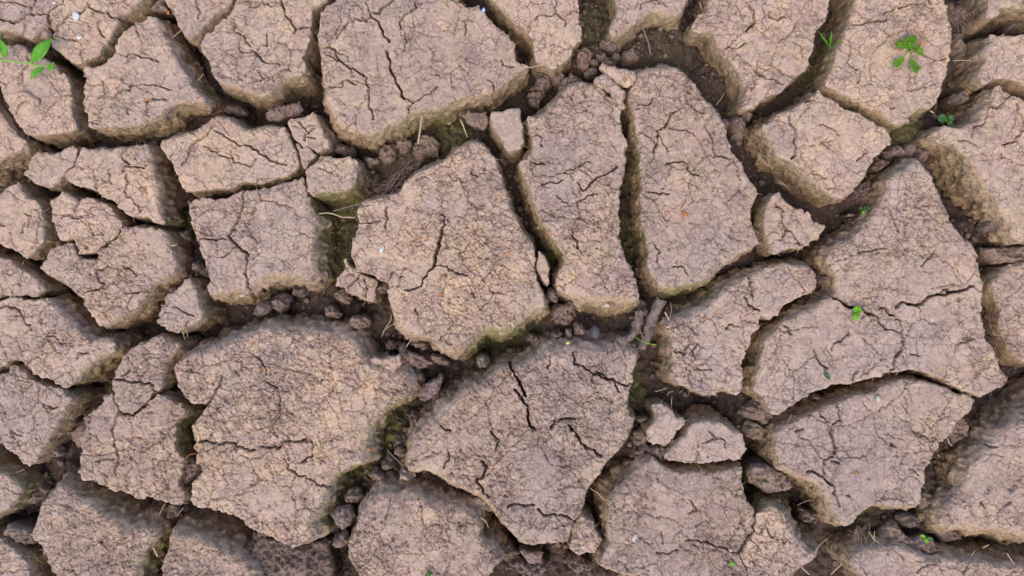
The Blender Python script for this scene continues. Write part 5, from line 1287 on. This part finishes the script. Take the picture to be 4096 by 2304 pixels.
stick("F 1000,900 990,960 960,985 930,1058", 2.0, 1.4, -6, -20, "long pale rootlet hanging from the lower left of the central plate", "root", "thin_root", STRAW, n=12, wig=1.2)
stick("F 1040,955 975,985 940,1020", 1.8, 1.2, -4, -16, "second pale rootlet hanging from the lower left of the central plate", "root", "thin_root", STRAW, n=9, wig=1)
stick("F 1142,1068 1125,1095 1103,1128", 1.6, 2.8, -4, -12, "small straw under the bottom rim of the central plate", "straw", "straw", STRAW, n=5)
stick("F 965,1290 960,1320 945,1345", 2.6, 1.2, -6, -8, "yellow bit of stem by the pale jagged flake", "stem", "dry_twig", STRAW, n=6)
stick("K 635,830 690,860 730,910 790,920", 2.0, 2.0, -2, -4, "pale curved rootlet bridging the gap right of the kite-shaped plate", "root", "thin_root", STRAW, n=12, wig=1)
stick("L 345,948 400,920 465,910", 2.2, 2.0, -10, -6, "thin brown root below the fan-shaped plate's left flank", "root", "thin_root", ROOT, n=9, wig=1)
stick("L 1405,475 1415,510 1435,530", 3.2, 2.6, -4, -6, "bent straw at the right edge of the fan-shaped plate", "straw", "straw", STRAW, n=6)
stick("L 1335,590 1350,610", 2.4, 2.0, -4, -4, "tiny straw lower on the right edge of the fan-shaped plate", "straw", "straw", STRAW, n=4)
stick("L 265,385 285,345 298,305", 5, 3, -6, -4, "broken brown twig above the left end of the fan-shaped plate", "twig", "twig", ROOT, n=6)
stick("L 1430,1080 1415,1110 1385,1138", 3.2, 2, -4, -10, "yellow straw under the pale right-hand plate", "straw", "straw", STRAW, n=6)
stick("L 845,1135 880,1185 950,1245", 2.6, 3.6, -12, -8, "left arm of the crossed straws near the root tuft", "straw", "straw", STRAW, n=6)
stick("L 888,1130 882,1200 895,1270", 2.6, 2.2, -10, -10, "upright arm of the crossed straws near the root tuft", "straw", "straw", STRAW, n=6)
stick("L 580,1440 620,1395 662,1362", 3.6, 2.4, -18, -10, "pale straw at the bottom edge left of the bottom right plate", "straw", "straw", STRAW, n=7)
stick("L 465,1290 490,1235 560,1180", 3.0, 1.8, -6, -14, "straw tuft stem at the right corner of the grey-green sloped plate", "straw", "straw", STRAW, n=8)
stick("L 370,1385 400,1415 428,1440", 4, 2.5, -8, -10, "short straw below the grey-green sloped plate", "straw", "straw", STRAW, n=5)
stick("L 1825,1290 1850,1330 1880,1370", 2.4, 2.0, 2, -4, "straw at the bottom right on the last plate", "straw", "straw", STRAW, n=6)
stick("L 1650,1250 1695,1228", 4, 4, -24, -22, "short pale straw piece in the dark gap at the lower right", "straw", "straw", STRAW, n=4)
stick("L 1560,1320 1600,1268", 2, 1.6, -16, -12, "thin bent straw above the bottom right plate", "straw", "straw", STRAW, n=6)
stick("I 1115,1030 1140,990 1165,940", 2.0, 1.6, -28, -8, "pale rootlet hanging under the tall crumbly plate", "root", "thin_root", STRAW, n=8, wig=1)
stick("I 1250,1028 1280,985 1300,965", 3.4, 2.2, -14, -8, "short brown rootlet by the lower right corner of the tall crumbly plate", "root", "thin_root", ROOT, n=6)
stick("I 1310,620 1340,588 1390,585", 1.6, 1.4, -6, -6, "thin orange rootlet in the notch left of the giant plate", "root", "thin_root", ORANGE, n=8)
stick("I 1080,1240 1115,1310", 5, 5, -12, -14, "pale stub on the right slope of the lower left crumbly plate", "straw", "straw", STRAW, n=5)
stick("I 100,720 150,705 175,690", 3.5, 2, -12, -6, "torn rootlet under the crumbly left plate", "root", "thin_root", ROOT, n=6)
stick("J 1630,1040 1670,1060 1685,1108", 2.8, 1.4, -2, -6, "curled pale straw at the right of the round-topped plate", "straw", "straw", STRAW, n=9)
stick("J 1245,1245 1235,1290 1252,1308", 3.2, 1.6, 5, 5, "curved white husk on the round-topped plate", "husk", "straw", STRAW, n=8)
stick("E 150,570 160,540 168,525", 1.8, 1.2, -12, 0, "short rootlet across the diagonal gap on the left", "root", "thin_root", STRAW, n=5)
stick("E 690,460 735,475 760,495", 4.5, 3, 6, 6, "white curled husk on the heart-shaped plate", "husk", "straw", STRAW, n=6)
stick("E 1210,412 1240,408 1252,398", 4, 2, -2, -2, "pale husk on the right slope of the heart-shaped plate", "husk", "straw", STRAW, n=5)
stick("E 1290,1020 1300,1050 1310,1075", 2.2, 2.0, -6, -14, "left of two rootlets under the teardrop block", "root", "thin_root", STRAW, n=5)
stick("E 1312,1018 1328,1035 1322,1058", 1.8, 1.4, -6, -12, "right of two rootlets under the teardrop block", "root", "thin_root", STRAW, n=5)
stick("A 1215,270 1250,240 1285,212", 1.8, 1.4, -8, -2, "thin rootlet in the gap right of the pointed-top plate", "root", "thin_root", STRAW, n=6)
stick("A 1395,570 1420,545 1438,520", 1.8, 1.4, -8, -4, "small straw at the right slope of the pointed-top plate", "straw", "straw", STRAW, n=5)
stick("D 1440,428 1520,425 1600,432", 2.4, 2.0, -22, -18, "thin straw lying in the gap right of the weed's plate", "straw", "straw", STRAW, n=6)
stick("D 1285,785 1308,800", 5, 4, -8, -12, "short stub beside the two-leaved seedling", "straw", "straw", STRAW, n=4)
stick("D 1540,635 1570,665", 2.8, 1.4, -14, -14, "orange-brown straw near the beaked plate's shoulder", "straw", "straw", ORANGE, n=4)
stick("C 1410,10 1425,60 1440,90", 6, 2, -10, -14, "tapered brown root at the top edge beside the crackled plate", "root", "thin_root", ROOT, n=6)
stick("C 1530,745 1560,700 1590,655", 1.6, 1.0, -10, -10, "fine curled rootlet right of the longest plate", "root", "thin_root", STRAW, n=8, wig=1.5)
stick("H 1755,655 1780,652 1808,638", 3.2, 2.2, -8, -8, "bent straw on the low brownish right-hand plate", "straw", "straw", STRAW, n=5)
stick("H 1800,755 1850,745 1890,745", 2, 1.8, -8, -6, "second straw lower on the low brownish right-hand plate", "straw", "straw", STRAW, n=5)
stick("G 1785,290 1810,310 1830,325", 1.8, 1.2, -2, -6, "rootlet at the right edge of the longest plate", "root", "thin_root", STRAW, n=5)
stick("G 1205,810 1212,860 1200,930", 1.6, 1.4, -14, -8, "thin curly rootlet below the foot of the longest plate", "root", "thin_root", STRAW, n=10, wig=1.5)
stick("K 1215,180 1212,230 1218,285", 1.8, 1.4, -12, -8, "thin rootlet above the small pinkish chunk", "root", "thin_root", STRAW, n=8, wig=1.5)
stick("K 1095,145 1130,140 1180,120", 1.6, 1.2, -10, -6, "rootlet off the lower left corner of the hockey-stick plate", "root", "thin_root", STRAW, n=7, wig=1)
stick("K 1180,170 1195,150 1225,145", 1.4, 1.2, -8, -6, "second rootlet off the lower left corner of the hockey-stick plate", "root", "thin_root", STRAW, n=6, wig=1)

# fibrous tufts: each one plant of many dry strands
def tuft(name, label, cat, spec, mat, zr, r=1.6, n=26, spread=14, parent=None):
    Vs = []; Qs = []; Ts = []; off = 0
    for k in range(n):
        t = random.choice(spec); P = pts(t).copy()
        P += np.array([[random.gauss(0, spread), random.gauss(0, spread)] for _ in range(len(P))])
        L = np.linspace(0, 1, len(P)); tt = np.linspace(0, 1, 9)
        x = np.interp(tt, L, P[:, 0]) + np.array([random.gauss(0, 1.5) for _ in tt]); y = np.interp(tt, L, P[:, 1]) + np.array([random.gauss(0, 1.5) for _ in tt])
        z = random.uniform(*zr) + np.array([random.gauss(0, 0.8) for _ in tt])
        V, Q, T = tube_geo([WU(a, b, c) for a, b, c in zip(x, y, z)], r * S * random.uniform(0.6, 1.4), r * S * 0.5, 5, 0.1)
        Vs.append(V); Qs.append(Q + off); Ts.append(T + off); off += len(V)
    o = make_obj(name, np.concatenate(Vs), np.concatenate(Qs), np.concatenate(Ts), mat)
    tag(o, label, cat)
    return o
tuft("dry_stem_tuft", "tangle of fine dry purple-brown stems along the upper left slope of the central plate", "dry stems",
     ["B 1250,1100 1150,1140 1090,1180 1060,1260", "B 1180,1120 1090,1200 1000,1290 930,1330", "B 1060,1240 980,1330 880,1370", "B 1080,1270 980,1350 850,1400", "B 1120,1140 1100,1220 1050,1250"], ROOT, (-14, -2), 0.75, 22, 17)
tuft("root_tuft", "frayed pinkish root tuft at the foot of the fan-shaped plate", "roots",
     ["L 780,1100 770,1200 790,1310", "L 800,1120 750,1200 760,1240", "L 700,1170 760,1190 780,1240", "L 830,1090 790,1160 800,1300", "L 740,1120 780,1180"], ROOT, (-20, -4), 1.3, 24, 15)
tuft("root_tuft", "frayed root tuft at the lowest corner of the corner-down plate", "roots",
     ["H 830,0 800,50 770,90", "H 800,10 790,60 740,100", "H 850,-30 810,20 780,50", "H 770,60 720,90", "H 860,-20 830,40"], ROOT, (-20, -6), 1.2, 18, 14)
tuft("root_tuft", "loose brown rootlets in the gap by the top right corner", "roots",
     ["D 1500,120 1530,180 1520,260", "D 1560,150 1620,120 1640,190", "D 1480,150 1510,220 1540,240", "D 1450,110 1480,170"], ROOT, (-26, -10), 1.2, 18, 12)
tuft("root_tuft", "wispy rootlets along the left flank of the corner-down plate", "roots",
     ["D 100,1100 160,1190 230,1220", "D 200,1290 260,1330 310,1320", "D 60,1080 150,1160", "D 300,1180 250,1250"], STRAW, (-24, -8), 0.9, 14, 14)

# hair-fine rootlets poking out of the plate edges, far too many to count
Vs = []; Qs = []; Ts = []; off = 0
for p in PLATES:
    if p['loose']: continue
    P = p['P']; n = len(P); ctr = P.mean(0)
    for i in range(n):
        if random.random() > 0.085: continue
        a = P[i]; t = P[(i + 2) % n] - P[i - 2]; L = np.hypot(*t)
        if L < 1: continue
        nn = np.array([t[1], -t[0]]) / L
        if np.dot(nn, a - ctr) < 0: nn = -nn
        ln = random.uniform(7, 30); z0 = random.uniform(-12, -1); bend = random.uniform(-0.8, 0.8)
        tt = np.array([-nn[1], nn[0]])
        pp = [W(*(a - nn * 3 + nn * ln * u + tt * (bend * ln * u * u)), z0 - 5 * u * u + random.uniform(-.3, .3)) for u in np.linspace(0, 1, 5)]
        V, Q, T = tube_geo(pp, 1.0 * S, 0.5 * S, 3, 0.0)
        Vs.append(V); Qs.append(Q + off); Ts.append(T + off); off += len(V)
tag(make_obj("root_hairs", np.concatenate(Vs), np.concatenate(Qs), np.concatenate(Ts), STRAW), "hair-fine pale rootlets sticking out of the plate edges", "root hairs", kind="stuff")

# chips, husks and specks on the plates
def speck(where, rx, ry, z, h, mat, name, label, cat, group=None, rot=0):
    c = onplan(one(where), z); v = IV * np.array([rx, ry, 1.0]) * (1 + RNG.uniform(-0.22, 0.22, (len(IV), 1)))
    a = math.radians(rot); ca, sa = math.cos(a), math.sin(a)
    x = v[:, 0] * ca - v[:, 1] * sa + c[0]; y = v[:, 0] * sa + v[:, 1] * ca + c[1]
    o = make_obj(name, np.stack([(x - CX) * S, (CY - y) * S, TOP + (z + v[:, 2] * h) * 0.001], 1), None, IF[:, ::-1], mat)
    return tag(o, label, cat, group)
speck("A 535,115", 15, 20, 1.5, 1.6, WHITE, "white_chip", "larger white chip on the second plate along the top, at the upper left", "white chip", rot=-15)
speck("A 560,265", 12, 9, 1.5, 1.4, WHITE, "white_chip", "smaller white chip below the larger one at the upper left", "white chip")
speck("A 385,20", 8, 5, 1.5, 1.2, WHITE, "white_chip", "tiny white chip at the top edge in the upper left corner", "white chip")
speck("F 932,440", 8, 17, 1.5, 2.0, WHITE, "white_chip", "white chip near the left edge of the central plate", "white chip", rot=25)
speck("B 1652,70", 7, 9, -1, 2.0, plain("bluish_chip", (0.35, 0.50, 0.85), (0.2, 0.3, 0.6), 0.5), "bluish_chip", "tiny bluish chip at the top right shoulder of the broadest top plate", "chip")
speck("L 1008,1328", 13, 3.5, 2, 1.2, WHITE, "white_chip", "slim white chip on the bottom right plate", "white chip", rot=35)
speck("K 950,1180", 10, 18, 3, 1.6, plain("pale_chip", (0.42, 0.37, 0.33)), "pale_chip", "pale chip on the left part of the large bottom plate", "chip", rot=30)
speck("E 1715,760", 14, 9, -12, 4, plain("pale_stone", (0.40, 0.33, 0.27)), "small_stone", "pale stone in the lower wall of the vertically split plate", "stone")
speck("G 755,832", 17, 10, -14, 5, plain("pale_stone", (0.40, 0.33, 0.28)), "small_stone", "pale oval stone in the lower wall of the flared long plate", "stone", rot=10)
speck("G 672,1022", 19, 29, -14, 7, PEB, "grey_pebble", "smooth dark grey pebble in the gap above the kite-shaped plate", "pebble", rot=-8)
speck("G 480,1098", 9, 7, -2, 2, plain("yellow_bit", (0.55, 0.45, 0.10)), "yellow_chip", "tiny yellow chip at the top slope of the kite-shaped plate", "chip")
speck("L 912,198", 10, 14, 2, 2, plain("cream_bit", (0.42, 0.36, 0.30)), "cream_chip", "cream chip near the top edge of the fan-shaped plate", "chip")
for t, lab in [("G 1305,195", "largest orange husk cluster, on the longest plate"), ("G 1185,172", "small orange husk left of the cluster on the longest plate"), ("G 500,618", "orange husk low on the flared long plate"),
               ("A 1040,713", "orange husk on the plate with the narrow pointed top"), ("J 840,555", "orange husk on the mossy flank of the giant plate"), ("J 525,605", "orange husk on the giant plate left of its mossy flank"),
               ("C 765,1088", "orange husk near the gap on the flared long plate"), ("F 1352,635", "orange-brown husk right of the deep crack in the central plate"), ("F 1210,362", "upright orange husk above the deep crack in the central plate"),
               ("L 757,718", "round orange husk on the fan-shaped plate"), ("J 1475,540", "orange husk on the left of the kite-shaped plate"), ("J 1820,862", "orange husk on the lower part of the kite-shaped plate"),
               ("K 470,695", "orange husk in the middle of the kite-shaped plate"), ("A 1195,90", "orange husk in the gap by the wedge plate at the top"), ("G 1445,925", "orange husk on the hockey-stick plate"), ("F 113,1285", "thin orange husk on the giant plate's upper left"),
               ("F 1355,755", "small orange husk low on the central plate"), ("J 1435,1332", "orange husk on the round-topped bottom plate"), ("I 990,480", "small orange husk on the tall crumbly plate"), ("G 350,312", "orange husk at the left rim of the flared long plate"),
               ("F 1830,462", "orange speck husk on the vertically split plate") ]:
    big = 'largest' in lab
    for q in range(1):
        n = 5 if big else 2
        Vs = []; Qs = []; Ts = []; off = 0; c = one(t)
        for k in range(n):
            a = random.uniform(0, 3.14); l = random.uniform(6, 10) * (1.2 if big else 0.9); cx_ = c[0] + random.uniform(-7, 7) * (1 if big else 0.4); cy_ = c[1] + random.uniform(-7, 7) * (1 if big else 0.4)
            dx, dy = math.cos(a) * l, math.sin(a) * l
            V, Q, T = tube_geo([W(cx_ - dx, cy_ - dy, 1.5), W(cx_, cy_, 3.0), W(cx_ + dx, cy_ + dy, 2.0)], 1.6 * S, 2.4 * S, 5, 0.2)
            Vs.append(V); Qs.append(Q + off); Ts.append(T + off); off += len(V)
        tag(make_obj("orange_husk", np.concatenate(Vs), np.concatenate(Qs), np.concatenate(Ts), ORANGE), lab, "husk", "orange husks on the mud")
